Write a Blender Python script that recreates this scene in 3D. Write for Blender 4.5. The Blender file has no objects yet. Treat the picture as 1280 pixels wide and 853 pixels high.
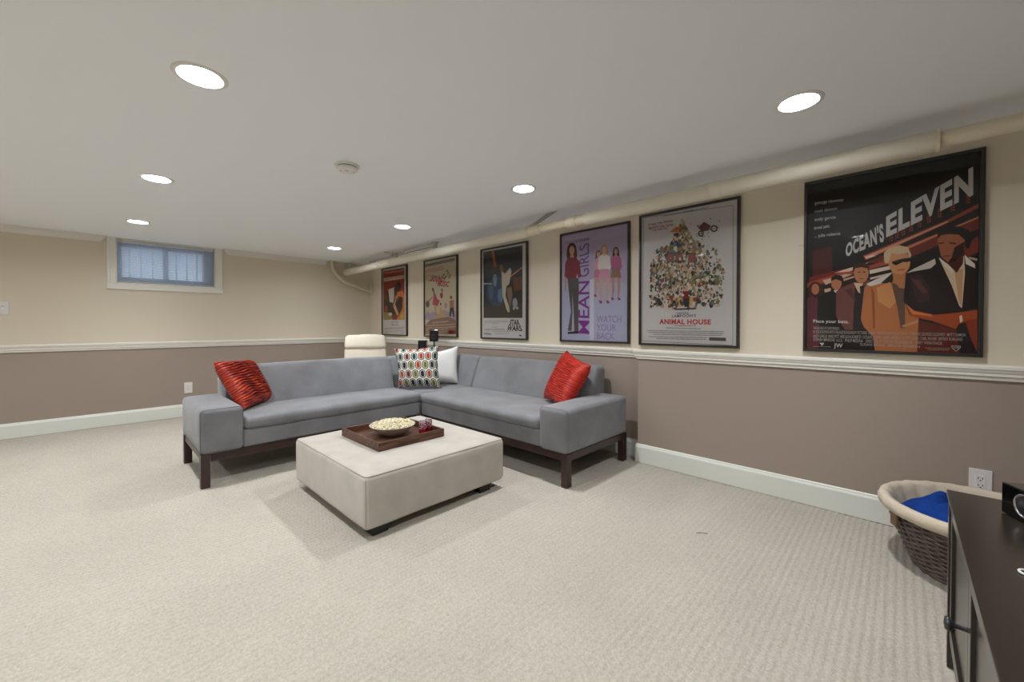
import bpy, bmesh, math, random
import numpy as np
from mathutils import Vector, Matrix
from math import pi, sin, cos
S = bpy.context.scene
COL = S.collection
random.seed(7)
# ---------------------------------------------------------------- camera
cd = bpy.data.cameras.new('camera'); cam = bpy.data.objects.new('camera', cd); COL.objects.link(cam)
cam.location = (-3.0507, -6.2291, 1.1067)
cam.rotation_euler = (pi/2 - 0.01355, 0, -0.80304)
cd.sensor_width = 36; cd.lens = 504.644*36/1280; cd.shift_y = -13.53/1280; cd.clip_start = 0.02
S.camera = cam
# ---------------------------------------------------------------- world (daylight seen only through the basement window)
W = bpy.data.worlds.new('world'); S.world = W; W.use_nodes = True
bg = W.node_tree.nodes['Background']; bg.inputs[0].default_value = (0.78, 0.90, 1.0, 1); bg.inputs[1].default_value = 1.9
# ---------------------------------------------------------------- exposure and lamp strength
S.view_settings.view_transform = 'Standard'; S.view_settings.look = 'None'
S.view_settings.exposure = 0.56; S.view_settings.gamma = 1.0
S.view_settings.use_curve_mapping = False
S.cycles.use_denoising = True
S.cycles.max_bounces = 10; S.cycles.diffuse_bounces = 6; S.cycles.glossy_bounces = 4; S.cycles.transparent_max_bounces = 12
S.cycles.sample_clamp_indirect = 8
LAMP = 175.0           # radiance of the frosted downlight lenses
BEAM = 36.0            # watts of the reflector beam of each downlight
LIGHTS = [(-2.755,-4.27),(-2.755,-2.70),(-2.755,-1.10),(-0.93,-5.90),(-0.935,-4.30),(-0.945,-2.71),(-0.95,-1.11),(-2.755,-5.90),
          (-4.58,-1.10),(-4.58,-2.70),(-4.58,-4.27),(-4.58,-5.90)]   # the rows run on outside the frame
H = 2.068              # ceiling height
JOG = 0.089            # the far part of the poster wall is set back
YJ = -4.70
XL, YF = -5.6, -8.0    # left and front walls, out of frame
# ---------------------------------------------------------------- materials
def mat(name, col, rough=0.6, spec=0.5, metal=0, bump=None, var=None, emit=None, coat=0, sheen=0):
    """bump=(scale,strength,dist)  var=(scale,amount,second colour)"""
    m = bpy.data.materials.new(name); m.use_nodes = True; nt = m.node_tree; N = nt.nodes; L = nt.links
    b = N['Principled BSDF']; b.inputs['Base Color'].default_value = (*col, 1); b.inputs['Roughness'].default_value = rough
    b.inputs['Specular IOR Level'].default_value = spec; b.inputs['Metallic'].default_value = metal
    b.inputs['Coat Weight'].default_value = coat; b.inputs['Sheen Weight'].default_value = sheen
    tc = N.new('ShaderNodeTexCoord')
    if var:
        n = N.new('ShaderNodeTexNoise'); n.inputs['Scale'].default_value = var[0]; n.inputs['Detail'].default_value = 4
        L.new(tc.outputs['Object'], n.inputs['Vector'])
        mx = N.new('ShaderNodeMix'); mx.data_type = 'RGBA'; mx.inputs[6].default_value = (*col, 1); mx.inputs[7].default_value = (*var[2], 1)
        mr = N.new('ShaderNodeMapRange'); mr.inputs[1].default_value = 0.35; mr.inputs[2].default_value = 0.65; mr.inputs[4].default_value = var[1]
        L.new(n.outputs[0], mr.inputs[0]); L.new(mr.outputs[0], mx.inputs[0]); L.new(mx.outputs[2], b.inputs['Base Color'])
    if bump:
        n = N.new('ShaderNodeTexNoise'); n.inputs['Scale'].default_value = bump[0]; n.inputs['Detail'].default_value = 3
        L.new(tc.outputs['Object'], n.inputs['Vector'])
        bp = N.new('ShaderNodeBump'); bp.inputs['Strength'].default_value = bump[1]; bp.inputs['Distance'].default_value = bump[2]
        L.new(n.outputs[0], bp.inputs['Height']); L.new(bp.outputs[0], b.inputs['Normal'])
    if emit:
        b.inputs['Emission Color'].default_value = (*emit[0], 1); b.inputs['Emission Strength'].default_value = emit[1]
    return m
def nodes(m): return m.node_tree.nodes, m.node_tree.links, m.node_tree.nodes['Principled BSDF']
def lin(h):
    r = [int(h[i:i+2], 16)/255 for i in (0, 2, 4)]
    return tuple(c/12.92 if c <= .04045 else ((c+.055)/1.055)**2.4 for c in r)
M = {}
M['ceiling'] = mat('ceiling_paint', (0.90,0.93,0.965), .75, .3, bump=(60,.05,.002))
M['upper'] = mat('tan_wall_paint', (0.68,0.61,0.49), .62, .35, bump=(90,.08,.002), var=(1.2,.35,(0.66,0.59,0.465)))
M['lower'] = mat('taupe_wall_paint', (0.335,0.272,0.226), .62, .35, bump=(90,.08,.002), var=(1.2,.35,(0.322,0.261,0.216)))
M['trim'] = mat('white_trim_paint', (0.78,0.76,0.70), .38, .5, bump=(40,.04,.001))
M['crown'] = mat('crown_paint', (0.72,0.70,0.66), .45, .4, bump=(40,.04,.001))
M['base'] = mat('baseboard_paint', (0.72,0.735,0.68), .4, .5, bump=(40,.04,.001))
M['wood_dark'] = mat('dark_stained_wood', (0.045,0.022,0.018), .35, .5, bump=(30,.1,.001), var=(14,.8,(0.028,0.014,0.012)))
M['black_leg'] = mat('black_leg', (0.012,0.011,0.011), .4)
M['frame'] = mat('black_frame', (0.022,0.019,0.017), .32, .5, bump=(50,.05,.001))
M['pipe'] = mat('cream_painted_pipe', (0.68,0.61,0.47), .42, .45, bump=(25,.12,.002), var=(5,.3,(0.60,0.53,0.40)))
M['wrap'] = mat('pipe_wrap', (0.72,0.68,0.57), .5, .4, bump=(60,.2,.002), var=(9,.25,(0.64,0.59,0.48)))
M['conduit'] = mat('grey_conduit', (0.50,0.49,0.46), .45)
M['strap'] = mat('strap_grey', (0.36,0.34,0.31), .5)
M['plastic'] = mat('white_plastic', (0.80,0.79,0.76), .35)
M['plate'] = mat('wall_plate_plastic', (0.72,0.70,0.68), .35)
M['slot'] = mat('dark_slot', (0.03,0.025,0.025), .6)
M['lens'] = mat('lamp_lens', (1,1,1), .5, emit=((0.955,0.985,1.03), LAMP))

M['baffle'] = mat('lamp_baffle', (0.9,0.9,0.88), .4)
M['black'] = mat('black_plastic', (0.008,0.008,0.009), .3)
M['gloss_black'] = mat('gloss_black', (0.004,0.004,0.005), .06, .6)
M['chrome'] = mat('silver_ring', (0.6,0.6,0.62), .2, metal=1)
M['iron'] = mat('black_knob', (0.03,0.032,0.036), .28, .6)
M['ceramic'] = mat('bowl_glaze', (0.55,0.49,0.42), .3, .5, var=(30,.4,(0.45,0.40,0.34)))
M['popcorn'] = mat('popcorn', (0.90,0.88,0.74), .8, .2, var=(160,.9,(0.52,0.40,0.16)))
M['can_metal'] = mat('can_aluminium', (0.6,0.6,0.62), .25, metal=1)
M['blue'] = mat('blue_fleece', (0.002,0.040,0.24), .85, .2, bump=(180,.5,.004), var=(12,.8,(0.002,0.024,0.15)))
M['liner'] = mat('basket_liner_cotton', (0.60,0.52,0.41), .9, .1, bump=(25,.5,.01), var=(8,.6,(0.52,0.45,0.35)))
M['wicker'] = mat('dark_wicker', (0.075,0.052,0.044), .38, .6, bump=(90,.3,.002), var=(25,.8,(0.15,0.11,0.09)))
M['tan'] = mat('tan_leather', (0.17,0.10,0.055), .6)
M['pale_linen'] = mat('pale_linen', (0.6,0.66,0.70), .9)
M['cabinet'] = mat('brown_black_stain', (0.026,0.019,0.014), .24, .6, bump=(8,.04,.002), var=(3,.8,(0.020,0.015,0.011)))
M['cabinet_edge'] = mat('worn_cabinet_edge', (0.20,0.165,0.13), .5)
M['chair_cloth'] = mat('cream_cotton', (0.66,0.60,0.50), .9, .15, bump=(70,.3,.003), var=(6,.6,(0.60,0.545,0.45)))
M['birch'] = mat('bent_birch', (0.42,0.27,0.13), .4)
M['white_pillow'] = mat('white_cotton', (0.72,0.72,0.70), .9, .1, bump=(260,.4,.003))
M['thread'] = mat('loose_thread', (0.10,0.08,0.06), .9)
M['alu'] = mat('window_vinyl', (0.55,0.57,0.60), .4)
M['cord'] = mat('blind_cord', (0.85,0.85,0.85), .6)
# sofa fabric: fine heather
def fabric(name, c1, c2, sc=420, bump=.35, streak=None):
    m = mat(name, c1, .9, .15, sheen=.25); N, L, b = nodes(m)
    tc = N.new('ShaderNodeTexCoord'); a = N.new('ShaderNodeTexNoise'); a.inputs['Scale'].default_value = sc; a.inputs['Detail'].default_value = 2
    c = N.new('ShaderNodeTexNoise'); c.inputs['Scale'].default_value = 5; c.inputs['Detail'].default_value = 5
    L.new(tc.outputs['Object'], a.inputs[0]); L.new(tc.outputs['Object'], c.inputs[0])
    ad = N.new('ShaderNodeMath'); ad.operation = 'MULTIPLY_ADD'; ad.inputs[1].default_value = .55; L.new(a.outputs[0], ad.inputs[0])
    m2 = N.new('ShaderNodeMath'); m2.operation = 'MULTIPLY'; m2.inputs[1].default_value = .45; L.new(c.outputs[0], m2.inputs[0]); L.new(m2.outputs[0], ad.inputs[2])
    mr = N.new('ShaderNodeMapRange'); mr.inputs[1].default_value = .38; mr.inputs[2].default_value = .62; L.new(ad.outputs[0], mr.inputs[0])
    mx = N.new('ShaderNodeMix'); mx.data_type = 'RGBA'; mx.inputs[6].default_value = (*c1, 1); mx.inputs[7].default_value = (*c2, 1)
    L.new(mr.outputs[0], mx.inputs[0]); L.new(mx.outputs[2], b.inputs['Base Color'])
    bp = N.new('ShaderNodeBump'); bp.inputs['Strength'].default_value = bump; bp.inputs['Distance'].default_value = .002
    L.new(a.outputs[0], bp.inputs['Height']); L.new(bp.outputs[0], b.inputs['Normal'])
    return m
M['sofa'] = fabric('grey_sofa_fabric', (0.152,0.154,0.163), (0.235,0.238,0.252))
M['seam'] = mat('dark_seam_piping', (0.15,0.15,0.16), .9)
M['suede'] = fabric('pale_microsuede', (0.42,0.388,0.34), (0.48,0.443,0.39), 9, .03)
M['suede_seam'] = mat('suede_seam', (0.36,0.325,0.28), .9)
# carpet yarn
def carpet():
    m = mat('cream_loop_carpet', (0.62,0.57,0.47), .95, .1, sheen=.15); N, L, b = nodes(m)
    tc = N.new('ShaderNodeTexCoord')
    def noise(s, d=3):
        n = N.new('ShaderNodeTexNoise'); n.inputs['Scale'].default_value = s; n.inputs['Detail'].default_value = d
        L.new(tc.outputs['Object'], n.inputs[0]); return n.outputs[0]
    a, c, d = noise(320, 2), noise(2.2, 5), noise(120, 1)
    s = N.new('ShaderNodeMath'); s.operation = 'ADD'; L.new(a, s.inputs[0]); L.new(d, s.inputs[1])
    mr = N.new('ShaderNodeMapRange'); mr.inputs[1].default_value = .75; mr.inputs[2].default_value = 1.25; L.new(s.outputs[0], mr.inputs[0])
    mx = N.new('ShaderNodeMix'); mx.data_type = 'RGBA'; mx.inputs[6].default_value = (0.37,0.337,0.278,1); mx.inputs[7].default_value = (0.48,0.445,0.383,1)
    L.new(mr.outputs[0], mx.inputs[0])
    m3 = N.new('ShaderNodeMix'); m3.data_type = 'RGBA'; m3.blend_type = 'MULTIPLY'; m3.inputs[0].default_value = 1
    r3 = N.new('ShaderNodeMapRange'); r3.inputs[1].default_value = .35; r3.inputs[2].default_value = .65; r3.inputs[3].default_value = .93; r3.inputs[4].default_value = 1.0
    L.new(c, r3.inputs[0]); L.new(mx.outputs[2], m3.inputs[6]); L.new(r3.outputs[0], m3.inputs[7]); L.new(m3.outputs[2], b.inputs['Base Color'])
    return m
M['carpet'] = carpet()
def glass():
    m = bpy.data.materials.new('clear_glazing'); m.use_nodes = True; N = m.node_tree.nodes; L = m.node_tree.links; N.clear()
    o = N.new('ShaderNodeOutputMaterial'); mx = N.new('ShaderNodeMixShader'); t = N.new('ShaderNodeBsdfTransparent'); g = N.new('ShaderNodeBsdfGlossy'); f = N.new('ShaderNodeFresnel')
    t.inputs[0].default_value = (.93,.93,.93,1); g.inputs['Roughness'].default_value = .02; f.inputs[0].default_value = 1.45
    ge = N.new('ShaderNodeNewGeometry'); iv = N.new('ShaderNodeMath'); iv.operation = 'SUBTRACT'; iv.inputs[0].default_value = 1; L.new(ge.outputs['Backfacing'], iv.inputs[1])
    ml = N.new('ShaderNodeMath'); ml.operation = 'MULTIPLY'; L.new(f.outputs[0], ml.inputs[0]); L.new(iv.outputs[0], ml.inputs[1])
    L.new(ml.outputs[0], mx.inputs[0]); L.new(t.outputs[0], mx.inputs[1]); L.new(g.outputs[0], mx.inputs[2]); L.new(mx.outputs[0], o.inputs[0]); return m
M['glass'] = glass()
def slatmat():
    m = bpy.data.materials.new('blind_slat_vinyl'); m.use_nodes = True; N = m.node_tree.nodes; L = m.node_tree.links; b = N['Principled BSDF']
    b.inputs['Base Color'].default_value = (.72,.77,.85,1); b.inputs['Roughness'].default_value = .4
    t = N.new('ShaderNodeBsdfTranslucent'); t.inputs[0].default_value = (.70,.76,.84,1); mx = N.new('ShaderNodeMixShader'); mx.inputs[0].default_value = .55
    L.new(b.outputs[0], mx.inputs[1]); L.new(t.outputs[0], mx.inputs[2]); L.new(mx.outputs[0], N['Material Output'].inputs[0]); return m
M['slat'] = slatmat()
def printmat():
    m = mat('poster_ink', (1,1,1), .45, .3); N, L, b = nodes(m)
    a = N.new('ShaderNodeVertexColor'); a.layer_name = 'ink'; L.new(a.outputs[0], b.inputs['Base Color']); return m
M['ink'] = printmat()
def walnut():
    m = mat('walnut', (0.10,0.045,0.028), .4, .4); N, L, b = nodes(m)
    tc = N.new('ShaderNodeTexCoord'); mp = N.new('ShaderNodeMapping'); mp.inputs['Scale'].default_value = (6,60,60)
    n = N.new('ShaderNodeTexNoise'); n.inputs['Scale'].default_value = 1.2; n.inputs['Detail'].default_value = 5
    L.new(tc.outputs['Object'], mp.inputs[0]); L.new(mp.outputs[0], n.inputs[0])
    r = N.new('ShaderNodeValToRGB'); r.color_ramp.elements[0].position = .35; r.color_ramp.elements[0].color = (0.040,0.015,0.009,1); r.color_ramp.elements[1].position = .68; r.color_ramp.elements[1].color = (0.155,0.066,0.035,1)
    L.new(n.outputs[0], r.inputs[0]); L.new(r.outputs[0], b.inputs['Base Color']); return m
M['walnut'] = walnut()
def redpleat(name, dark, mid, hot):
    m = mat(name, mid, .5, .35); N, L, b = nodes(m)
    uv = N.new('ShaderNodeUVMap'); mp = N.new('ShaderNodeMapping'); mp.inputs['Scale'].default_value = (3.0, 26, 1)
    n = N.new('ShaderNodeTexNoise'); n.inputs['Scale'].default_value = 1.6; n.inputs['Detail'].default_value = 3
    L.new(uv.outputs[0], mp.inputs[0]); L.new(mp.outputs[0], n.inputs[0])
    r = N.new('ShaderNodeValToRGB'); e = r.color_ramp.elements; e[0].position = .34; e[0].color = (*dark, 1); e[1].position = .66; e[1].color = (*hot, 1)
    x = e.new(.5); x.color = (*mid, 1)
    L.new(n.outputs[0], r.inputs[0]); L.new(r.outputs[0], b.inputs['Base Color']); return m
M['red_a'] = redpleat('crinkled_red_satin', (0.06,0.003,0.002), (0.27,0.011,0.005), (0.62,0.075,0.008))
M['red_b'] = redpleat('ribbed_red_cloth', (0.16,0.005,0.003), (0.40,0.014,0.006), (0.52,0.035,0.010))
def capsules():
    m = mat('retro_oval_print', (.8,.8,.75), .85, .15); N, L, b = nodes(m)
    uv = N.new('ShaderNodeUVMap'); sp = N.new('ShaderNodeSeparateXYZ'); L.new(uv.outputs[0], sp.inputs[0])
    def mt(op, a, c=None, d=None):
        n = N.new('ShaderNodeMath'); n.operation = op
        for i, v in enumerate((a, c, d)):
            if v is None: continue
            if isinstance(v, (int, float)): n.inputs[i].default_value = v
            else: L.new(v, n.inputs[i])
        return n.outputs[0]
    cols, rows = 6.4, 4.7
    r = mt('MULTIPLY', sp.outputs[1], rows); ri = mt('FLOOR', r); rf = mt('SUBTRACT', mt('SUBTRACT', r, ri), .5)
    off = mt('MULTIPLY', mt('MODULO', ri, 2.0), .5)
    c = mt('ADD', mt('MULTIPLY', sp.outputs[0], cols), off); ci = mt('FLOOR', c); cf = mt('SUBTRACT', mt('SUBTRACT', c, ci), .5)
    # capsule distance, cell aspect 1 : 1.5
    yy = mt('MAXIMUM', mt('SUBTRACT', mt('MULTIPLY', mt('ABSOLUTE', rf), 1.36), .22), 0.0)
    d = mt('SQRT', mt('ADD', mt('MULTIPLY', cf, cf), mt('MULTIPLY', yy, yy)))
    wn = N.new('ShaderNodeTexWhiteNoise'); cb = N.new('ShaderNodeCombineXYZ'); L.new(ci, cb.inputs[0]); L.new(ri, cb.inputs[1]); L.new(cb.outputs[0], wn.inputs[0])
    cr = N.new('ShaderNodeValToRGB'); cr.color_ramp.interpolation = 'CONSTANT'; e = cr.color_ramp.elements
    cs = [(0,'1c2a33'),(.22,'244a4c'),(.42,'6d6a2a'),(.60,'a8402c'),(.78,'2c3a4a'),(.9,'6d2626')]
    e[0].color = (*lin(cs[0][1]), 1); e[1].position = cs[1][0]; e[1].color = (*lin(cs[1][1]), 1)
    for pz, h in cs[2:]: k = e.new(pz); k.color = (*lin(h), 1)
    L.new(wn.outputs[0], cr.inputs[0])
    def mix(f, a, c_):
        n = N.new('ShaderNodeMix'); n.data_type = 'RGBA'; L.new(f, n.inputs[0])
        for i, v in ((6, a), (7, c_)):
            if isinstance(v, tuple): n.inputs[i].default_value = (*v, 1)
            else: L.new(v, n.inputs[i])
        return n.outputs[2]
    white = lin('d8d6cc'); dark = lin('2a2420')
    x = mix(mt('GREATER_THAN', d, .235), cr.outputs[0], white)
    x = mix(mt('GREATER_THAN', d, .315), x, dark)
    x = mix(mt('GREATER_THAN', d, .435), x, white)
    L.new(x, b.inputs['Base Color']); return m
M['capsules'] = capsules()
def canmat():
    m = mat('can_print', (.7,.6,.6), .25, .6); N, L, b = nodes(m)
    tc = N.new('ShaderNodeTexCoord'); sp = N.new('ShaderNodeSeparateXYZ'); L.new(tc.outputs['Object'], sp.inputs[0])
    n = N.new('ShaderNodeTexNoise'); n.inputs['Scale'].default_value = 45; L.new(tc.outputs['Object'], n.inputs[0])
    r = N.new('ShaderNodeValToRGB'); e = r.color_ramp.elements; r.color_ramp.interpolation = 'CONSTANT'
    e[0].position = 0; e[0].color = (*lin('2a1418'), 1); e[1].position = .44; e[1].color = (*lin('b8909a'), 1); k = e.new(.60); k.color = (*lin('8c1c2a'), 1)
    L.new(n.outputs[0], r.inputs[0])
    g = N.new('ShaderNodeMath'); g.operation = 'GREATER_THAN'; g.inputs[1].default_value = .036; L.new(sp.outputs[2], g.inputs[0])
    mx = N.new('ShaderNodeMix'); mx.data_type = 'RGBA'; mx.inputs[6].default_value = (*lin('8c1420'), 1); L.new(g.outputs[0], mx.inputs[0]); L.new(r.outputs[0], mx.inputs[7])
    L.new(mx.outputs[2], b.inputs['Base Color']); return m
M['can'] = canmat()

# ---------------------------------------------------------------- mesh helpers
class MB:
    def __init__(s): s.v = []; s.f = []; s.mi = []; s.sm = []; s.uv = {}
    def add(s, vs, fs, mi=0, smooth=False, uvs=None):
        o = len(s.v); s.v += [tuple(map(float, q)) for q in vs]
        for k, f in enumerate(fs):
            if uvs: s.uv[len(s.f)] = [uvs[i] for i in f]
            s.f.append([i+o for i in f]); s.mi.append(mi); s.sm.append(smooth)
        return s
    def box(s, x0, x1, y0, y1, z0, z1, mi=0):
        v = [(x,y,z) for z in (z0,z1) for y in (y0,y1) for x in (x0,x1)]
        return s.add(v, [(0,2,3,1),(4,5,7,6),(0,1,5,4),(1,3,7,5),(3,2,6,7),(2,0,4,6)], mi)
    def bbox(s, x0, x1, y0, y1, z0, z1, r=.003, mi=0, seg=2):     # bevelled box
        b = bmesh.new(); bmesh.ops.create_cube(b, size=1)
        for q in b.verts: q.co = Vector(((x0+x1)/2+q.co.x*(x1-x0), (y0+y1)/2+q.co.y*(y1-y0), (z0+z1)/2+q.co.z*(z1-z0)))
        bmesh.ops.bevel(b, geom=b.edges[:], offset=r, segments=seg, affect='EDGES', profile=.5)
        b.verts.index_update(); s.add([q.co[:] for q in b.verts], [[q.index for q in f.verts] for f in b.faces], mi); b.free(); return s
    def prism(s, prof, p0, p1, up=(0,0,1), side=None, mi=0, smooth=False, d0=None, d1=None):
        """profile [(a,b)] a along side, b along up, extruded p0->p1; d0/d1: slide of each end per unit of (up) drop for mitres"""
        p0, p1, up = Vector(p0), Vector(p1), Vector(up); d = (p1-p0).normalized()
        side = Vector(side) if side else d.cross(up).normalized(); n = len(prof)
        v = [p0+side*a+up*b+d*((d0 or (lambda a,b:0))(a,b)) for a,b in prof] + [p1+side*a+up*b+d*((d1 or (lambda a,b:0))(a,b)) for a,b in prof]
        return s.add(v, [(i,(i+1)%n,n+(i+1)%n,n+i) for i in range(n)]+[list(range(n))[::-1], list(range(n,2*n))], mi, smooth)
    def tube(s, pts, r, n=12, mi=0, cap=True, smooth=True, flat=None):
        P = [Vector(q) for q in pts]; R = r if isinstance(r, (list, tuple)) else [r]*len(P); rings = []; pr = None
        for i, q in enumerate(P):
            t = (P[min(i+1,len(P)-1)]-P[max(i-1,0)]).normalized()
            if pr is None: a = Vector((0,0,1)) if abs(t.z) < .9 else Vector((1,0,0)); u = t.cross(a).normalized()
            else: u = (pr - t*pr.dot(t)).normalized()
            pr = u; w = t.cross(u)
            k = flat or 1
            rings.append([q+(u*cos(2*pi*j/n)+w*sin(2*pi*j/n)*k)*R[i] for j in range(n)])
        v = [x for g in rings for x in g]; m = len(P)
        f = [(i*n+j, i*n+(j+1)%n, (i+1)*n+(j+1)%n, (i+1)*n+j) for i in range(m-1) for j in range(n)]
        s.add(v, f, mi, smooth)
        if cap: s.add(rings[0], [list(range(n))[::-1]], mi); s.add(rings[-1], [list(range(n))], mi)
        return s
    def lathe(s, prof, c=(0,0,0), n=32, mi=0, smooth=True, sx=1, sy=1, closed=False):
        m = len(prof); v = [(c[0]+r*cos(2*pi*j/n)*sx, c[1]+r*sin(2*pi*j/n)*sy, c[2]+z) for r,z in prof for j in range(n)]
        f = [(i*n+j, i*n+(j+1)%n, (i+1)*n+(j+1)%n, (i+1)*n+j) for i in range(m-1) for j in range(n)]
        if closed: f += [((m-1)*n+j, (m-1)*n+(j+1)%n, (j+1)%n, j) for j in range(n)]
        return s.add(v, f, mi, smooth)
    def soft(s, hexa, r=.03, bulge=0, wr=0, seed=0, mi=0, k=9, bf=None):
        """rounded upholstered block; hexa = 8 corners (x fastest, then y, then z)"""
        Hx = [Vector(q) for q in hexa]
        lx = ((Hx[1]-Hx[0]).length+(Hx[5]-Hx[4]).length)/2; ly = ((Hx[2]-Hx[0]).length+(Hx[6]-Hx[4]).length)/2; lz = ((Hx[4]-Hx[0]).length+(Hx[6]-Hx[2]).length)/2
        D = (lx, ly, lz); r = min(r, min(D)*.48)
        def ax(l):
            e = [0, r*.12, r*.35, r*.65, r]; m = max(2, min(26, int((l-2*r)/.045)))
            return e + [r+(l-2*r)*i/m for i in range(1, m)] + [l-q for q in e[::-1]]
        A = [ax(l) for l in D]; idx = {}; V = []; F = []; rnd = random.Random(seed); ph = [rnd.uniform(0, 6.3) for _ in range(9)]
        def vert(i, j, q):
            key = (i, j, q)
            if key in idx: return idx[key]
            p = Vector((A[0][i], A[1][j], A[2][q])); c = Vector([min(max(p[t], r), D[t]-r) for t in range(3)])
            d = p-c
            # project the cube shell to a rounded shell
            nrm = d.normalized() if d.length > 1e-9 else Vector((0,0,0)); p2 = c+nrm*r if d.length > 1e-9 else p
            g = Vector((p2.x/lx, p2.y/ly, p2.z/lz))
            a = 16*g.x*(1-g.x)*g.y*(1-g.y); b_ = 16*g.x*(1-g.x)*g.z*(1-g.z); e_ = 16*g.y*(1-g.y)*g.z*(1-g.z)
            w = wr*(sin(p.x*17+ph[0]+2*sin(p.y*9+ph[1]))+sin(p.y*21+ph[2]+1.5*sin(p.x*13+p.z*7+ph[3]))+.6*sin(p.z*31+p.x*11+ph[4]))/2.6
            off = nrm*w
            if bulge: off += Vector((nrm.x*bulge*.5*max(e_,0)**.6, nrm.y*bulge*.5*max(b_,0)**.6, nrm.z*bulge*max(a,0)**.6))
            p2 = p2+off; g = (p2.x/lx, p2.y/ly, p2.z/lz)
            o = Vector((0,0,0))
            for n in range(8):
                wx = g[0] if n & 1 else 1-g[0]; wy = g[1] if n & 2 else 1-g[1]; wz = g[2] if n & 4 else 1-g[2]; o += Hx[n]*wx*wy*wz
            V.append(o); idx[key] = len(V)-1; return idx[key]
        n0, n1, n2 = (len(a)-1 for a in A)
        for i in range(n0):
            for j in range(n1):
                F.append([vert(i,j,0),vert(i,j+1,0),vert(i+1,j+1,0),vert(i+1,j,0)]); F.append([vert(i,j,n2),vert(i+1,j,n2),vert(i+1,j+1,n2),vert(i,j+1,n2)])
        for i in range(n0):
            for q in range(n2):
                F.append([vert(i,0,q),vert(i+1,0,q),vert(i+1,0,q+1),vert(i,0,q+1)]); F.append([vert(i,n1,q),vert(i,n1,q+1),vert(i+1,n1,q+1),vert(i+1,n1,q)])
        for j in range(n1):
            for q in range(n2):
                F.append([vert(0,j,q),vert(0,j,q+1),vert(0,j+1,q+1),vert(0,j+1,q)]); F.append([vert(n0,j,q),vert(n0,j+1,q),vert(n0,j+1,q+1),vert(n0,j,q+1)])
        return s.add(V, F, mi, True)
    def xf(s, Mx): s.v = [tuple(Mx @ Vector(q)) for q in s.v]; return s
def hx(x0,x1,y0,y1,z0,z1): return [(x,y,z) for z in (z0,z1) for y in (y0,y1) for x in (x0,x1)]
def wloc(o): return Vector((0,0,0)) if o is None else wloc(o.parent)+o.location
def obj(name, mb, mats, parent=None, loc=None, fix=False):
    """mesh data is given in world coordinates; it is stored relative to its origin"""
    mats = mats if isinstance(mats, (list, tuple)) else [mats]
    base = wloc(parent) + (Vector(loc) if loc and parent is None else Vector((0,0,0)))
    me = bpy.data.meshes.new(name); me.from_pydata([tuple(Vector(q)-base) for q in mb.v], [], mb.f)
    for m in mats: me.materials.append(M[m])
    me.polygons.foreach_set('material_index', mb.mi); me.polygons.foreach_set('use_smooth', mb.sm)
    if mb.uv:
        ul = me.uv_layers.new(name='UVMap')
        for fi, us in mb.uv.items():
            for li, u in zip(me.polygons[fi].loop_indices, us): ul.data[li].uv = u
    if fix:
        b = bmesh.new(); b.from_mesh(me); bmesh.ops.recalc_face_normals(b, faces=b.faces[:]); b.to_mesh(me); b.free()
    me.update(); o = bpy.data.objects.new(name, me); COL.objects.link(o); o.parent = parent
    if parent is None: o.location = base
    return o
def thing(name, label, cat, loc, group=None, rz=0):
    o = bpy.data.objects.new(name, None); COL.objects.link(o); o.location = loc; o.rotation_euler[2] = rz; o.empty_display_size = .05
    o['label'] = label; o['category'] = cat
    if group: o['group'] = group
    return o
def tag(o, label, cat, group=None, kind=None):
    o['label'] = label; o['category'] = cat
    if group: o['group'] = group
    if kind: o['kind'] = kind
    return o
def struct(name, mb, mats, loc=(0,0,0), fix=True):
    o = obj(name, mb, mats, None, loc, fix); o['kind'] = 'structure'; return o
def copy_tree(o, parent=None):
    c = o.copy(); COL.objects.link(c); c.parent = parent
    for ch in [q for q in bpy.data.objects if q.parent == o and q != c]: copy_tree(ch, c)
    return c
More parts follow.
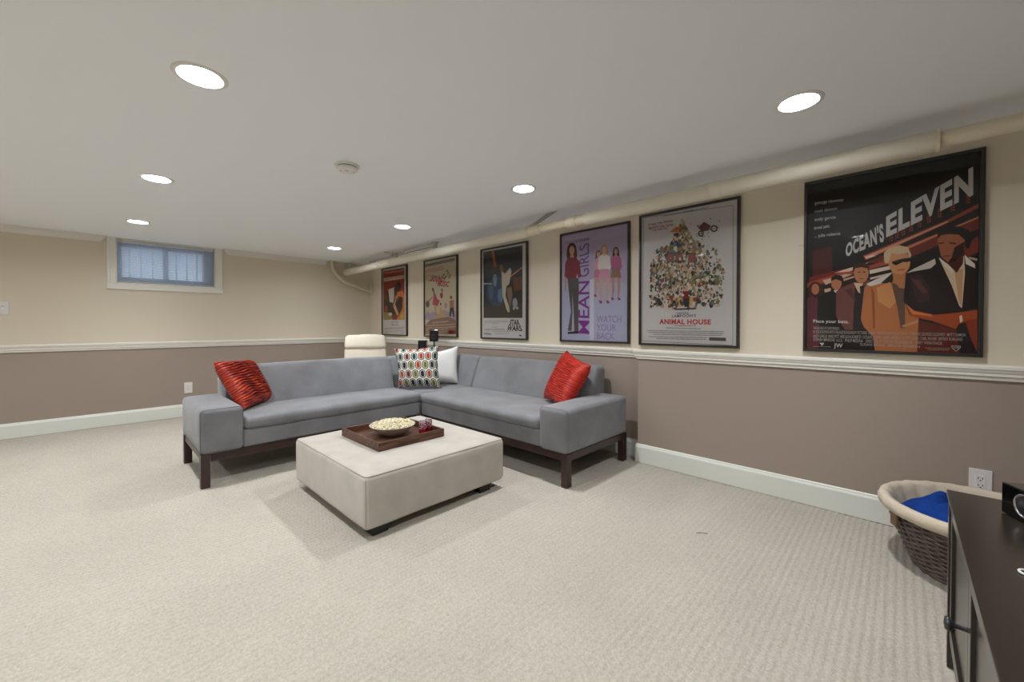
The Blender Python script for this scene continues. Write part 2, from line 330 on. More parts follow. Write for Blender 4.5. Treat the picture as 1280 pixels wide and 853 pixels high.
# ---------------------------------------------------------------- poster artwork (metres on the poster, from its lower left corner)
ART=[
('c9c4bc',
[(1,'8c2013',[(0.0359,0.9908),(0.6502,0.9863),(0.6572,0.2321),(0.0399,0.2373)]),(2,'d8ccb4',[(0.056,0.8812),(0.6342,0.8806),(0.6278,0.8323),(0.0625,0.8286)]),(2,'c8702c',[(0.3967,0.6365),(0.602,0.6579),(0.6536,0.5899),(0.652,0.3624),(0.5373,0.2991),(0.4598,0.5)]),(2,'b8862e',[(0.4901,0.2999),(0.652,0.3624),(0.6542,0.2322),(0.4259,0.2341)]),(2,'3a2a22',[(0.113,0.652),(0.2993,0.7264),(0.4294,0.7014),(0.4601,0.5333),(0.3941,0.3014),(0.1274,0.323),(0.0595,0.481)]),(3,'c9c2b4',[(0.192,0.6957),(0.3583,0.7193),(0.3637,0.5711),(0.3304,0.4882),(0.2309,0.509)]),(3,'1e1613',[(0.3813,0.7379),(0.4937,0.7966),(0.5624,0.7587),(0.5494,0.6774),(0.4289,0.643)]),(3,'231915',[(0.4922,0.5816),(0.6013,0.5599),(0.5909,0.3966),(0.5061,0.3162),(0.4274,0.4345)]),(4,'d09878',[(0.4222,0.6017),(0.4542,0.6001),(0.3889,0.4693),(0.4903,0.3165),(0.4519,0.2939),(0.33,0.4376)]),(3,'9a8a4a',[(0.0445,0.3594),(0.2296,0.3468),(0.3284,0.2349),(0.0434,0.2373)]),(4,'c8c0a0',[(0.306,0.3198),(0.3,0.3096),(0.2834,0.3016),(0.2594,0.2974),(0.2326,0.2978),(0.2083,0.3028),(0.1915,0.3114),(0.1855,0.322),(0.1916,0.3323),(0.2086,0.3403),(0.2329,0.3444),(0.2597,0.3439),(0.2837,0.3388),(0.3002,0.3302)]),(4,'a05028',[(0.176,0.4081),(0.1711,0.3858),(0.1577,0.3682),(0.1384,0.3587),(0.117,0.3591),(0.0977,0.3696),(0.0844,0.388),(0.0798,0.4108),(0.0848,0.4332),(0.0984,0.4509),(0.1179,0.4603),(0.1393,0.4596),(0.1584,0.449),(0.1715,0.4306)]),(4,'7a3a20',[(0.1706,0.5801),(0.1664,0.558),(0.1549,0.5405),(0.1384,0.5312),(0.12,0.532),(0.1035,0.5427),(0.0921,0.5613),(0.0882,0.584),(0.0925,0.6064),(0.1042,0.6239),(0.1209,0.633),(0.1392,0.632),(0.1556,0.6212),(0.1668,0.6027)]),(4,'d0a040',[(0.6209,0.2815),(0.6166,0.2688),(0.6045,0.2587),(0.5872,0.2532),(0.5679,0.2534),(0.5504,0.2593),(0.5383,0.2697),(0.5341,0.2827),(0.5385,0.2955),(0.5507,0.3056),(0.5683,0.311),(0.5876,0.3107),(0.6049,0.3047),(0.6167,0.2943)])],
[(3, 'd8c8b0', 'The most magnificent picture ever!', (0.0705, 0.9495), (0.6193, 0.9421), (0.6195, 0.9649), (0.0707, 0.9737), 0), (3, '8c2013', 'GONE WITH THE WIND', (0.0695, 0.835), (0.6217, 0.8377), (0.6219, 0.8767), (0.0699, 0.8766), 1), (2, '4a4a48', 'CLARK GABLE', (0.2685, 0.1877), (0.4767, 0.1938), (0.4769, 0.2204), (0.2687, 0.215), 0), (2, '4a4a48', 'VIVIEN LEIGH', (0.2681, 0.1435), (0.4827, 0.1506), (0.4829, 0.1771), (0.2684, 0.1707), 0), (2, '4a4a48', 'LESLIE HOWARD  OLIVIA de HAVILLAND', (0.0736, 0.0874), (0.6289, 0.105), (0.6291, 0.1312), (0.0738, 0.1152), 0)],
[(2,'6a6a68',(0.0733,0.0543),(0.6379,0.0725),0.0087),(2,'6a6a68',(0.0731,0.0334),(0.1933,0.0368),0.0087),(2,'6a6a68',(0.5355,0.04),(0.6377,0.0431),0.0083)],None),
('c8bfa8',
[(1,'c3b99c',[(0.0041,0.9608),(0.6731,0.9824),(0.6842,0.2222),(0.0138,0.2279)]),(2,'2a2520',[(0.0042,0.973),(0.6663,0.9916),(0.6662,0.9581),(0.004,0.9425)]),(1,'c9a08a',[(0.036,0.912),(0.4406,0.9311),(0.4404,0.8735),(0.0357,0.8589)]),(3,'77705f',[(0.4546,0.7952),(0.4384,0.7857),(0.4232,0.7854),(0.4178,0.7946),(0.4255,0.8078),(0.4417,0.8173),(0.4569,0.8175),(0.4622,0.8084)]),(3,'77705f',[(0.502,0.7698),(0.486,0.7603),(0.471,0.7599),(0.4657,0.769),(0.4733,0.7822),(0.4893,0.7916),(0.5043,0.7919),(0.5095,0.7828)]),(3,'77705f',[(0.549,0.8085),(0.5333,0.7991),(0.5184,0.7989),(0.5132,0.8079),(0.5207,0.821),(0.5365,0.8303),(0.5513,0.8305),(0.5564,0.8215)]),(3,'77705f',[(0.5257,0.839),(0.5099,0.8297),(0.495,0.8295),(0.4897,0.8386),(0.4973,0.8516),(0.5131,0.8609),(0.528,0.8611),(0.5332,0.852)]),(3,'77705f',[(0.5837,0.7772),(0.5681,0.7678),(0.5534,0.7675),(0.5482,0.7765),(0.5556,0.7895),(0.5713,0.7988),(0.5859,0.7991),(0.591,0.7901)]),(3,'77705f',[(0.572,0.7499),(0.5564,0.7404),(0.5416,0.74),(0.5364,0.749),(0.5439,0.7621),(0.5596,0.7715),(0.5743,0.7718),(0.5794,0.7628)]),(3,'77705f',[(0.4782,0.7502),(0.4622,0.7406),(0.4471,0.7403),(0.4417,0.7494),(0.4494,0.7626),(0.4655,0.7721),(0.4805,0.7724),(0.4858,0.7634)]),(2,'a893a4',[(0.0141,0.289),(0.0597,0.3489),(0.1384,0.317),(0.2411,0.3372),(0.3408,0.2983),(0.4384,0.3544),(0.5331,0.3234),(0.6846,0.334),(0.6887,0.2222),(0.0138,0.2279)]),(2,'b8a070',[(0.2911,0.2845),(0.4383,0.3399),(0.5328,0.2235),(0.1895,0.2115)]),(3,'b04a62',[(0.2167,0.5608),(0.2673,0.5626),(0.2921,0.5054),(0.3538,0.4734),(0.3041,0.4019),(0.1905,0.4279),(0.2036,0.4945)]),(3,'8f5544',[(0.2042,0.6135),(0.2372,0.6145),(0.2471,0.5592),(0.2116,0.561)]),(3,'5a3a2a',[(0.2246,0.6272),(0.2223,0.6176),(0.2159,0.6103),(0.2067,0.6065),(0.1964,0.6071),(0.1872,0.6119),(0.1809,0.6201),(0.1786,0.6299),(0.1809,0.6395),(0.1874,0.6469),(0.1966,0.6506),(0.2069,0.65),(0.2161,0.6451),(0.2224,0.6369)]),(3,'c08a70',[(0.2363,0.4041),(0.2716,0.403),(0.281,0.2699),(0.2609,0.2672)]),(3,'6a4a42',[(0.1233,0.4377),(0.1188,0.4183),(0.1064,0.403),(0.0885,0.3948),(0.0685,0.3954),(0.0505,0.4047),(0.038,0.421),(0.0336,0.4409),(0.0382,0.4606),(0.0508,0.4759),(0.0689,0.484),(0.0889,0.4832),(0.1068,0.4737),(0.119,0.4575)]),(3,'8a6258',[(0.1652,0.526),(0.2115,0.5387),(0.113,0.4682),(0.0868,0.4723)]),(3,'9c3038',[(0.3665,0.5749),(0.4152,0.5794),(0.4246,0.5283),(0.3954,0.4891),(0.3565,0.5316)]),(3,'5a3a2a',[(0.4201,0.6081),(0.4184,0.5994),(0.4137,0.5926),(0.4069,0.5891),(0.3993,0.5895),(0.3925,0.5938),(0.3878,0.6012),(0.3862,0.6101),(0.3879,0.6188),(0.3927,0.6256),(0.3995,0.6291),(0.407,0.6286),(0.4138,0.6243),(0.4185,0.617)]),(3,'a86a5c',[(0.557,0.465),(0.6489,0.4724),(0.6531,0.3769),(0.5683,0.3652)]),(3,'6a4a34',[(0.6148,0.5049),(0.6125,0.4952),(0.6061,0.4877),(0.5969,0.4837),(0.5866,0.4842),(0.5774,0.4889),(0.571,0.4971),(0.5687,0.5071),(0.5711,0.5168),(0.5775,0.5244),(0.5868,0.5283),(0.597,0.5278),(0.6062,0.5229),(0.6126,0.5148)]),(3,'2b2624',[(0.5683,0.3723),(0.6486,0.377),(0.6573,0.2575),(0.6346,0.2564),(0.612,0.3358),(0.5841,0.2628),(0.5563,0.266)]),(3,'c8a060',[(0.3535,0.3858),(0.3902,0.3919),(0.4141,0.297),(0.3408,0.2983)]),(3,'6a4a34',[(0.3928,0.4282),(0.3908,0.4207),(0.3854,0.4148),(0.3775,0.4117),(0.3688,0.412),(0.361,0.4156),(0.3556,0.4219),(0.3537,0.4296),(0.3556,0.4371),(0.3611,0.443),(0.369,0.4461),(0.3777,0.4458),(0.3855,0.4421),(0.3909,0.4358)]),(3,'b08898',[(0.5147,0.4067),(0.5113,0.3919),(0.5021,0.3803),(0.4888,0.374),(0.474,0.3744),(0.4607,0.3815),(0.4515,0.3938),(0.4482,0.4089),(0.4516,0.4238),(0.4609,0.4355),(0.4743,0.4417),(0.4891,0.4411),(0.5023,0.434),(0.5115,0.4217)]),(2,'8b6b58',[(0.0134,0.1515),(0.1379,0.2268),(0.3406,0.2471),(0.5329,0.2635),(0.6865,0.2222),(0.6949,0.0434),(0.0181,0.0323)]),(3,'6a1c18',[(0.537,0.0865),(0.6793,0.0935),(0.6837,0.046),(0.5392,0.0437)])],
[(3, 'a02c44', 'SOUND', (0.1456, 0.7458), (0.4397, 0.7064), (0.4686, 0.7675), (0.1872, 0.8172), 2), (3, 'a02c44', 'MUSIC', (0.3052, 0.6693), (0.5389, 0.6423), (0.5671, 0.7056), (0.3377, 0.7343), 2), (3, 'a02c44', 'THE', (0.096, 0.7345), (0.1663, 0.7473), (0.1612, 0.7716), (0.0961, 0.7586), 1), (3, 'a02c44', 'OF', (0.2729, 0.7009), (0.3128, 0.6922), (0.3129, 0.7157), (0.273, 0.7245), 1)],
[(3,'b8ae98',(0.0148,0.9506),(0.6595,0.97),0.0106),(2,'8a6a58',(0.1797,0.8611),(0.4404,0.8735),0.0074),(2,'8a6a58',(0.0355,0.8134),(0.1718,0.82),0.0076),(3,'c0a890',(0.1894,0.1771),(0.5327,0.1964),0.0209),(3,'c0a890',(0.0321,0.1393),(0.6795,0.1607),0.0183),(3,'c0a890',(0.0319,0.1057),(0.6794,0.1299),0.0168),(3,'c0a890',(0.0318,0.0783),(0.523,0.1035),0.0137),(3,'c0a890',(0.0316,0.0508),(0.5229,0.0778),0.0138),(3,'c0a890',(0.0315,0.0295),(0.5228,0.0577),0.0091)],None),
('c6c2bd',
[(1,'242322',[(0.041,0.9984),(0.6525,0.9922),(0.6529,0.2328),(0.0443,0.2399)]),(2,'2c3038',[(0.1098,0.8861),(0.649,0.9199),(0.6491,0.6948),(0.1096,0.6986)]),(2,'b0502a',[(0.1796,0.9897),(0.2149,0.9895),(0.2579,0.8065),(0.2272,0.8067)]),(2,'40423f',[(0.2354,0.7988),(0.2272,0.7689),(0.2042,0.7463),(0.1708,0.7355),(0.1333,0.7388),(0.0991,0.7557),(0.0753,0.783),(0.0668,0.8153),(0.0754,0.8459),(0.0992,0.8686),(0.1334,0.8788),(0.1709,0.8748),(0.2043,0.8574),(0.2273,0.8304)]),(3,'2c2e2d',[(0.194,0.7886),(0.1886,0.7681),(0.1735,0.7526),(0.1516,0.7452),(0.1271,0.7474),(0.1049,0.7588),(0.0895,0.7773),(0.084,0.7992),(0.0896,0.82),(0.105,0.8355),(0.1273,0.8427),(0.1517,0.8402),(0.1736,0.8286),(0.1887,0.8102)]),(3,'c88060',[(0.4729,0.6856),(0.649,0.769),(0.6508,0.7582),(0.4786,0.6742)]),(3,'c0a090',[(0.0448,0.6412),(0.1855,0.6283),(0.1855,0.6183),(0.0448,0.6295)]),(2,'5a3420',[(0.5108,0.6662),(0.6491,0.6683),(0.6491,0.5356),(0.5296,0.5159)]),(3,'56718a',[(0.3641,0.4837),(0.3598,0.4507),(0.3477,0.4246),(0.3301,0.4105),(0.3105,0.4112),(0.2927,0.4268),(0.2804,0.4543),(0.276,0.4881),(0.2804,0.5215),(0.2928,0.5477),(0.3106,0.5615),(0.3302,0.5602),(0.3478,0.5444),(0.3598,0.517)]),(3,'48586a',[(0.2145,0.5339),(0.2104,0.4971),(0.1988,0.4679),(0.1821,0.4521),(0.1635,0.4529),(0.1466,0.4703),(0.1349,0.5009),(0.1307,0.5386),(0.1349,0.5758),(0.1467,0.6051),(0.1636,0.6205),(0.1823,0.6192),(0.199,0.6016),(0.2105,0.5711)]),(3,'6b7c88',[(0.268,0.6576),(0.2647,0.6273),(0.2557,0.6034),(0.2425,0.5906),(0.2279,0.5916),(0.2146,0.6062),(0.2055,0.6316),(0.2022,0.6627),(0.2055,0.6933),(0.2147,0.7172),(0.228,0.7298),(0.2426,0.7285),(0.2557,0.7137),(0.2648,0.6885)]),(2,'334454',[(0.4248,0.5219),(0.4094,0.4509),(0.3658,0.3949),(0.3018,0.3647),(0.2292,0.367),(0.1625,0.4023),(0.1155,0.4643),(0.0987,0.5404),(0.1157,0.6146),(0.1628,0.6712),(0.2295,0.6988),(0.302,0.6929),(0.3659,0.6554),(0.4094,0.5945)]),(3,'b8aa94',[(0.3405,0.7635),(0.3918,0.7173),(0.4729,0.7783),(0.4919,0.7357),(0.4576,0.6021),(0.4151,0.5775),(0.3995,0.4819),(0.4576,0.3557),(0.4652,0.3007),(0.4422,0.2957),(0.4151,0.3294),(0.3562,0.4841),(0.3463,0.582)]),(3,'77604a',[(0.4248,0.5631),(0.4957,0.5722),(0.5071,0.4765),(0.4729,0.3552),(0.4345,0.4664)]),(3,'8a5434',[(0.3125,0.822),(0.3484,0.8253),(0.3682,0.747),(0.3285,0.7228)]),(3,'8c9092',[(0.5817,0.3922),(0.5781,0.369),(0.5678,0.3506),(0.5529,0.3406),(0.5363,0.3411),(0.5213,0.352),(0.5108,0.3712),(0.5071,0.3949),(0.5108,0.4184),(0.5213,0.4368),(0.5363,0.4466),(0.5529,0.4458),(0.5678,0.4348),(0.5781,0.4156)]),(3,'a09a8e',[(0.5484,0.3367),(0.5465,0.3297),(0.5413,0.3242),(0.5338,0.3213),(0.5255,0.3215),(0.5179,0.3248),(0.5127,0.3306),(0.5109,0.3378),(0.5127,0.3448),(0.5179,0.3503),(0.5255,0.3532),(0.5338,0.3529),(0.5413,0.3496),(0.5465,0.3438)]),(3,'a09a8e',[(0.5946,0.3381),(0.593,0.3311),(0.5884,0.3257),(0.5817,0.3227),(0.5744,0.3229),(0.5677,0.3262),(0.563,0.332),(0.5614,0.339),(0.563,0.346),(0.5677,0.3515),(0.5743,0.3544),(0.5817,0.3542),(0.5884,0.3508),(0.593,0.3451)]),(2,'3a352c',[(0.0444,0.3684),(0.6528,0.3895),(0.6529,0.2328),(0.0443,0.2399)]),(2,'2a2a2a',[(0.6075,0.0593),(0.6367,0.0544),(0.6367,0.0371),(0.6075,0.0432)]),(2,'8a8a8a',[(0.0484,0.0689),(0.1724,0.0664),(0.1724,0.0463),(0.0483,0.0485)])],
[(2, '22201f', 'STAR', (0.4537, 0.1556), (0.6221, 0.1584), (0.6002, 0.2147), (0.4767, 0.2157), 2), (2, '22201f', 'WARS', (0.4072, 0.0947), (0.6548, 0.0973), (0.6294, 0.1504), (0.4421, 0.15), 2)],
[(2,'77777a',(0.0616,0.2004),(0.4344,0.2023),0.0072),(2,'77777a',(0.0616,0.1858),(0.4441,0.1885),0.0073),(2,'77777a',(0.1934,0.171),(0.296,0.1751),0.0072),(2,'77777a',(0.1934,0.1281),(0.296,0.1329),0.0072),(2,'77777a',(0.0615,0.107),(0.3857,0.1139),0.0073),(2,'77777a',(0.0614,0.0954),(0.3955,0.1028),0.0073),(2,'77777a',(0.1933,0.0795),(0.4729,0.0871),0.0072),(2,'77777a',(0.2348,0.0573),(0.4441,0.0648),0.0071)],None),
('a99fb8',
[(1,'a89cb6',[(0.0005,1.0242),(0.7045,1.0119),(0.7066,0.5145),(0.0014,0.5653)]),(1,'a9abc4',[(0.0014,0.5653),(0.7066,0.5145),(0.7087,0.0101),(0.0025,0.0098)]),(2,'c3c3d2',[(0.3323,0.5703),(0.3759,0.574),(0.3777,0.0228),(0.334,0.0216)]),(4,'7a5440',[(0.3938,0.7991),(0.4075,0.8243),(0.435,0.8208),(0.4487,0.7924),(0.4557,0.7296),(0.387,0.7372)]),(5,'c49a84',[(0.4385,0.7878),(0.4368,0.7783),(0.4321,0.7711),(0.4253,0.7677),(0.4176,0.7685),(0.4107,0.7737),(0.4059,0.782),(0.4042,0.7919),(0.4058,0.8014),(0.4106,0.8086),(0.4175,0.812),(0.4251,0.8111),(0.432,0.8059),(0.4368,0.7976)]),(6,'c49a84',[(0.4146,0.7758),(0.4283,0.7742),(0.4318,0.7441),(0.4112,0.7464)]),(5,'c498a8',[(0.4077,0.7587),(0.4352,0.7556),(0.4675,0.7342),(0.4762,0.6582),(0.4594,0.6377),(0.3838,0.6447),(0.3663,0.6689),(0.3748,0.7445)]),(6,'b8788c',[(0.3873,0.6564),(0.4559,0.6499),(0.4714,0.5807),(0.3718,0.5888)]),(5,'c09484',[(0.3805,0.5911),(0.4117,0.5885),(0.4086,0.4859),(0.395,0.4269),(0.3845,0.4274),(0.3878,0.4947)]),(5,'c09484',[(0.4323,0.5868),(0.4629,0.5843),(0.4599,0.4827),(0.4465,0.4242),(0.4363,0.4248),(0.4395,0.4914)]),(6,'8a2f4c',[(0.3775,0.4353),(0.4019,0.428),(0.4054,0.4129),(0.3846,0.4109)]),(6,'8a2f4c',[(0.4363,0.4322),(0.4567,0.4252),(0.4669,0.4099),(0.4432,0.4081)]),(4,'3a2420',[(0.5655,0.8037),(0.5802,0.8314),(0.6095,0.8275),(0.6241,0.7962),(0.6316,0.7269),(0.5584,0.7352)]),(5,'b08070',[(0.6133,0.7911),(0.6115,0.7807),(0.6065,0.7727),(0.5992,0.7689),(0.591,0.7699),(0.5837,0.7755),(0.5785,0.7848),(0.5766,0.7957),(0.5784,0.8062),(0.5835,0.8141),(0.5909,0.8179),(0.599,0.8168),(0.6063,0.8111),(0.6114,0.8019)]),(6,'b08070',[(0.5877,0.7779),(0.6024,0.7761),(0.6062,0.7429),(0.5842,0.7454)]),(5,'a8587c',[(0.5805,0.759),(0.6098,0.7555),(0.6442,0.732),(0.6535,0.6482),(0.6357,0.6255),(0.555,0.633),(0.5362,0.6597),(0.5453,0.7433)]),(6,'8a6a58',[(0.5587,0.6459),(0.632,0.6389),(0.6485,0.5626),(0.5422,0.5712)]),(5,'b48878',[(0.5515,0.5737),(0.5849,0.571),(0.5816,0.4576),(0.5671,0.3923),(0.5559,0.3928),(0.5594,0.4672)]),(5,'b48878',[(0.6069,0.5692),(0.6395,0.5665),(0.6363,0.4543),(0.6221,0.3897),(0.6112,0.3902),(0.6146,0.4638)]),(6,'8a2f4c',[(0.5484,0.4014),(0.5745,0.3936),(0.5782,0.3769),(0.556,0.3745)]),(6,'8a2f4c',[(0.6112,0.3984),(0.633,0.3909),(0.6439,0.3741),(0.6186,0.3719)]),(7,'a8845c',[(0.4487,0.8333),(0.4656,0.8644),(0.4993,0.8598),(0.5161,0.8245),(0.5246,0.7466),(0.4404,0.7563)]),(8,'cfa78e',[(0.5036,0.8188),(0.5016,0.8071),(0.4958,0.7983),(0.4874,0.794),(0.478,0.7951),(0.4695,0.8015),(0.4636,0.8119),(0.4615,0.8243),(0.4635,0.836),(0.4694,0.8449),(0.4778,0.8491),(0.4872,0.8479),(0.4956,0.8414),(0.5015,0.8311)]),(9,'cfa78e',[(0.4742,0.8041),(0.4911,0.802),(0.4954,0.7647),(0.4701,0.7677)]),(8,'cfc9c6',[(0.4658,0.783),(0.4995,0.7789),(0.5391,0.7522),(0.5497,0.6581),(0.5292,0.6327),(0.4365,0.6413),(0.4148,0.6713),(0.4253,0.7655)]),(9,'c88fa6',[(0.4407,0.6558),(0.525,0.6477),(0.5439,0.5619),(0.4216,0.5716)]),(8,'c9a08c',[(0.4324,0.5745),(0.4708,0.5714),(0.467,0.4438),(0.4502,0.3703),(0.4374,0.3708),(0.4414,0.4545)]),(8,'c9a08c',[(0.4961,0.5694),(0.5336,0.5664),(0.5299,0.4403),(0.5136,0.3677),(0.501,0.3682),(0.5049,0.4509)]),(9,'8a2f4c',[(0.4288,0.3805),(0.4588,0.3718),(0.4631,0.353),(0.4375,0.3502)]),(9,'8a2f4c',[(0.501,0.3774),(0.526,0.369),(0.5385,0.3502),(0.5095,0.3476)]),(4,'4a2018',[(0.0817,0.8913),(0.1056,0.9301),(0.1548,0.9292),(0.1818,0.8928),(0.1963,0.8023),(0.1822,0.7596),(0.082,0.7631),(0.0725,0.8321)]),(6,'c79880',[(0.1658,0.8579),(0.1628,0.8409),(0.1543,0.828),(0.142,0.8217),(0.1282,0.8234),(0.1157,0.8327),(0.107,0.8479),(0.1039,0.8658),(0.107,0.883),(0.1156,0.8959),(0.128,0.902),(0.1418,0.9002),(0.1542,0.8908),(0.1627,0.8757)]),(6,'c08a74',[(0.1187,0.8295),(0.1514,0.8255),(0.1605,0.7888),(0.1133,0.7942)]),(5,'7a2330',[(0.0874,0.7972),(0.1821,0.7863),(0.2213,0.7406),(0.2392,0.6068),(0.2093,0.5916),(0.1968,0.6399),(0.1826,0.5937),(0.0768,0.6022),(0.0506,0.6225),(0.0578,0.7431)]),(5,'b98a76',[(0.0506,0.6194),(0.073,0.613),(0.0696,0.4847),(0.0546,0.4704)]),(5,'54504f',[(0.0823,0.6078),(0.2093,0.5945),(0.2149,0.5057),(0.21,0.3436),(0.2107,0.085),(0.1659,0.0798),(0.1508,0.3456),(0.1378,0.4658),(0.1437,0.2861),(0.1332,0.1034),(0.089,0.1059),(0.1255,0.2865)]),(6,'201a1c',[(0.0891,0.0938),(0.2124,0.1042),(0.2124,0.0805),(0.0891,0.0726)])],
[(2, '6a5a92', 'LINDSAY', (0.0499, 0.9288), (0.1782, 0.9288), (0.1781, 0.954), (0.0498, 0.9545), 0), (2, '3c1c52', 'LOHAN', (0.1817, 0.9283), (0.3211, 0.9273), (0.321, 0.9533), (0.1817, 0.9549), 1), (3, '7a2a86', 'MEAN', (0.327, 0.0765), (0.3256, 0.5592), (0.2041, 0.5625), (0.2124, 0.0805), 3), (3, '6a3f86', 'GIRLS', (0.322, 0.5999), (0.3211, 0.9101), (0.2174, 0.888), (0.2093, 0.6019), 0), (2, '8d78a8', 'WATCH', (0.407, 0.1832), (0.6488, 0.1822), (0.6486, 0.2393), (0.4068, 0.2431), 0), (2, '8d78a8', 'YOUR', (0.4072, 0.1091), (0.5977, 0.1083), (0.5975, 0.1632), (0.407, 0.1661), 0), (2, '8d78a8', 'BACK', (0.4075, 0.035), (0.5857, 0.0338), (0.5855, 0.0889), (0.4073, 0.092), 0)],
[],None),
('c6c2c0',
[(1,'77726c',[(0.0323,1.0112),(0.6812,0.9772),(0.6812,0.9734),(0.0323,1.0067)]),(1,'77726c',[(0.021,0.0366),(0.683,0.0211),(0.683,0.0172),(0.021,0.0321)]),(1,'77726c',[(0.0323,1.0112),(0.037,1.0103),(0.0258,0.0322),(0.021,0.0321)]),(1,'77726c',[(0.6777,0.9754),(0.6812,0.9747),(0.6854,0.0186),(0.6819,0.0185)]),(1,'b9ad93',[(0.2152,0.7169),(0.4621,0.713),(0.4759,0.5769),(0.3845,0.4486),(0.2165,0.4598)]),(1,'8f8460',[(0.2439,0.7416),(0.334,0.9516),(0.4159,0.7871),(0.4751,0.7113),(0.4622,0.6995)]),(1,'7d7264',[(0.1263,0.7135),(0.215,0.7597),(0.4621,0.7264),(0.4816,0.697)]),(1,'777f5a',[(0.384,0.5311),(0.5144,0.5331),(0.6136,0.4722),(0.6138,0.4332),(0.3709,0.4633)]),(1,'8c8576',[(0.2161,0.5456),(0.3431,0.5485),(0.371,0.4495),(0.2021,0.4321)]),(1,'8c3a34',[(0.2171,0.3598),(0.4643,0.3622),(0.4774,0.3212),(0.2462,0.3158)]),(3,'5a4a44',[(0.2225,0.7089),(0.2768,0.7064),(0.2772,0.6318),(0.2229,0.6333)]),(4,'9c5048',[(0.2298,0.6938),(0.2698,0.6932),(0.2701,0.6396),(0.2301,0.6397)]),(3,'5a4a44',[(0.2895,0.7006),(0.3423,0.6982),(0.3427,0.6248),(0.29,0.6262)]),(4,'9c5048',[(0.2966,0.6857),(0.3355,0.6852),(0.3358,0.6324),(0.2969,0.6325)]),(3,'5a4a44',[(0.3831,0.689),(0.4336,0.6869),(0.434,0.6149),(0.3835,0.6163)]),(4,'9c5048',[(0.3899,0.6745),(0.4271,0.6741),(0.4274,0.6225),(0.3902,0.6224)]),(4,'1c1a1a',[(0.5821,0.8344),(0.5799,0.824),(0.5735,0.8164),(0.5641,0.8131),(0.5537,0.8147),(0.5442,0.8211),(0.5376,0.8309),(0.5351,0.8422),(0.5374,0.8527),(0.5439,0.8603),(0.5534,0.8635),(0.5638,0.8617),(0.5732,0.8553),(0.5798,0.8456)]),(5,'b9b4ac',[(0.5736,0.8358),(0.5721,0.8292),(0.5681,0.8244),(0.5622,0.8224),(0.5556,0.8234),(0.5496,0.8274),(0.5454,0.8336),(0.5439,0.8407),(0.5453,0.8474),(0.5494,0.8522),(0.5554,0.8542),(0.562,0.8531),(0.5679,0.8491),(0.5721,0.8429)]),(4,'2c2826',[(0.4911,0.8134),(0.4891,0.8033),(0.4835,0.7957),(0.4753,0.7923),(0.4661,0.7937),(0.4578,0.7997),(0.4519,0.809),(0.4498,0.8198),(0.4518,0.8301),(0.4575,0.8376),(0.4658,0.8409),(0.475,0.8394),(0.4833,0.8334),(0.489,0.8241)]),(5,'9a948a',[(0.4821,0.8148),(0.481,0.8086),(0.4779,0.8039),(0.4732,0.8018),(0.4681,0.8026),(0.4634,0.8062),(0.4601,0.8118),(0.4589,0.8184),(0.46,0.8247),(0.4632,0.8293),(0.4679,0.8314),(0.4731,0.8306),(0.4777,0.827),(0.481,0.8214)]),(4,'5c2c2a',[(0.4482,0.8633),(0.4932,0.8958),(0.5375,0.8616),(0.5252,0.8306),(0.4808,0.8284)]),(4,'b8662c',[(0.2433,0.8621),(0.2927,0.8962),(0.3482,0.8661),(0.3346,0.8476)]),(4,'2a2a5a',[(0.2509,0.7761),(0.2932,0.7982),(0.331,0.7441),(0.2724,0.7449)]),(5,'c79a78',[(0.3168,0.8156),(0.3147,0.8038),(0.3086,0.795),(0.2996,0.7909),(0.2897,0.7924),(0.2806,0.7991),(0.2743,0.8098),(0.272,0.8224),(0.2741,0.8342),(0.2804,0.843),(0.2894,0.8471),(0.2993,0.8455),(0.3083,0.8387),(0.3146,0.828)]),(6,'1c1614',[(0.3167,0.8323),(0.3146,0.8272),(0.3084,0.8238),(0.2995,0.8227),(0.2895,0.8242),(0.2804,0.8281),(0.2741,0.8334),(0.2719,0.8393),(0.2741,0.8444),(0.2803,0.8478),(0.2894,0.8488),(0.2993,0.8473),(0.3083,0.8434),(0.3145,0.8381)]),(5,'7c1d20',[(0.3412,0.4098),(0.3874,0.4099),(0.385,0.3523),(0.347,0.3512)]),(5,'1d1b1f',[(0.3442,0.3541),(0.3891,0.3548),(0.3894,0.2943),(0.3583,0.2911)]),(6,'c79a78',[(0.3805,0.4282),(0.3789,0.4187),(0.374,0.4113),(0.367,0.4075),(0.3591,0.4079),(0.352,0.4126),(0.347,0.4206),(0.3452,0.4304),(0.3469,0.4399),(0.3518,0.4473),(0.3589,0.4511),(0.3667,0.4506),(0.3738,0.4458),(0.3788,0.4379)]),(4,'caa46a',[(0.3026,0.37),(0.3331,0.3755),(0.3391,0.2917),(0.3114,0.2968)]),(4,'caa46a',[(0.3957,0.3655),(0.4183,0.3713),(0.4148,0.2963),(0.3961,0.2941)]),(3,'26243a',[(0.1054,0.3208),(0.1279,0.3783),(0.173,0.3617),(0.1954,0.3004)]),(4,'1c1a1a',[(0.2678,0.2811),(0.4254,0.285),(0.4452,0.2736),(0.3031,0.2718)]),(2,'4c4946',[(0.5299,0.073),(0.6402,0.0715),(0.6404,0.0481),(0.5301,0.049)])],
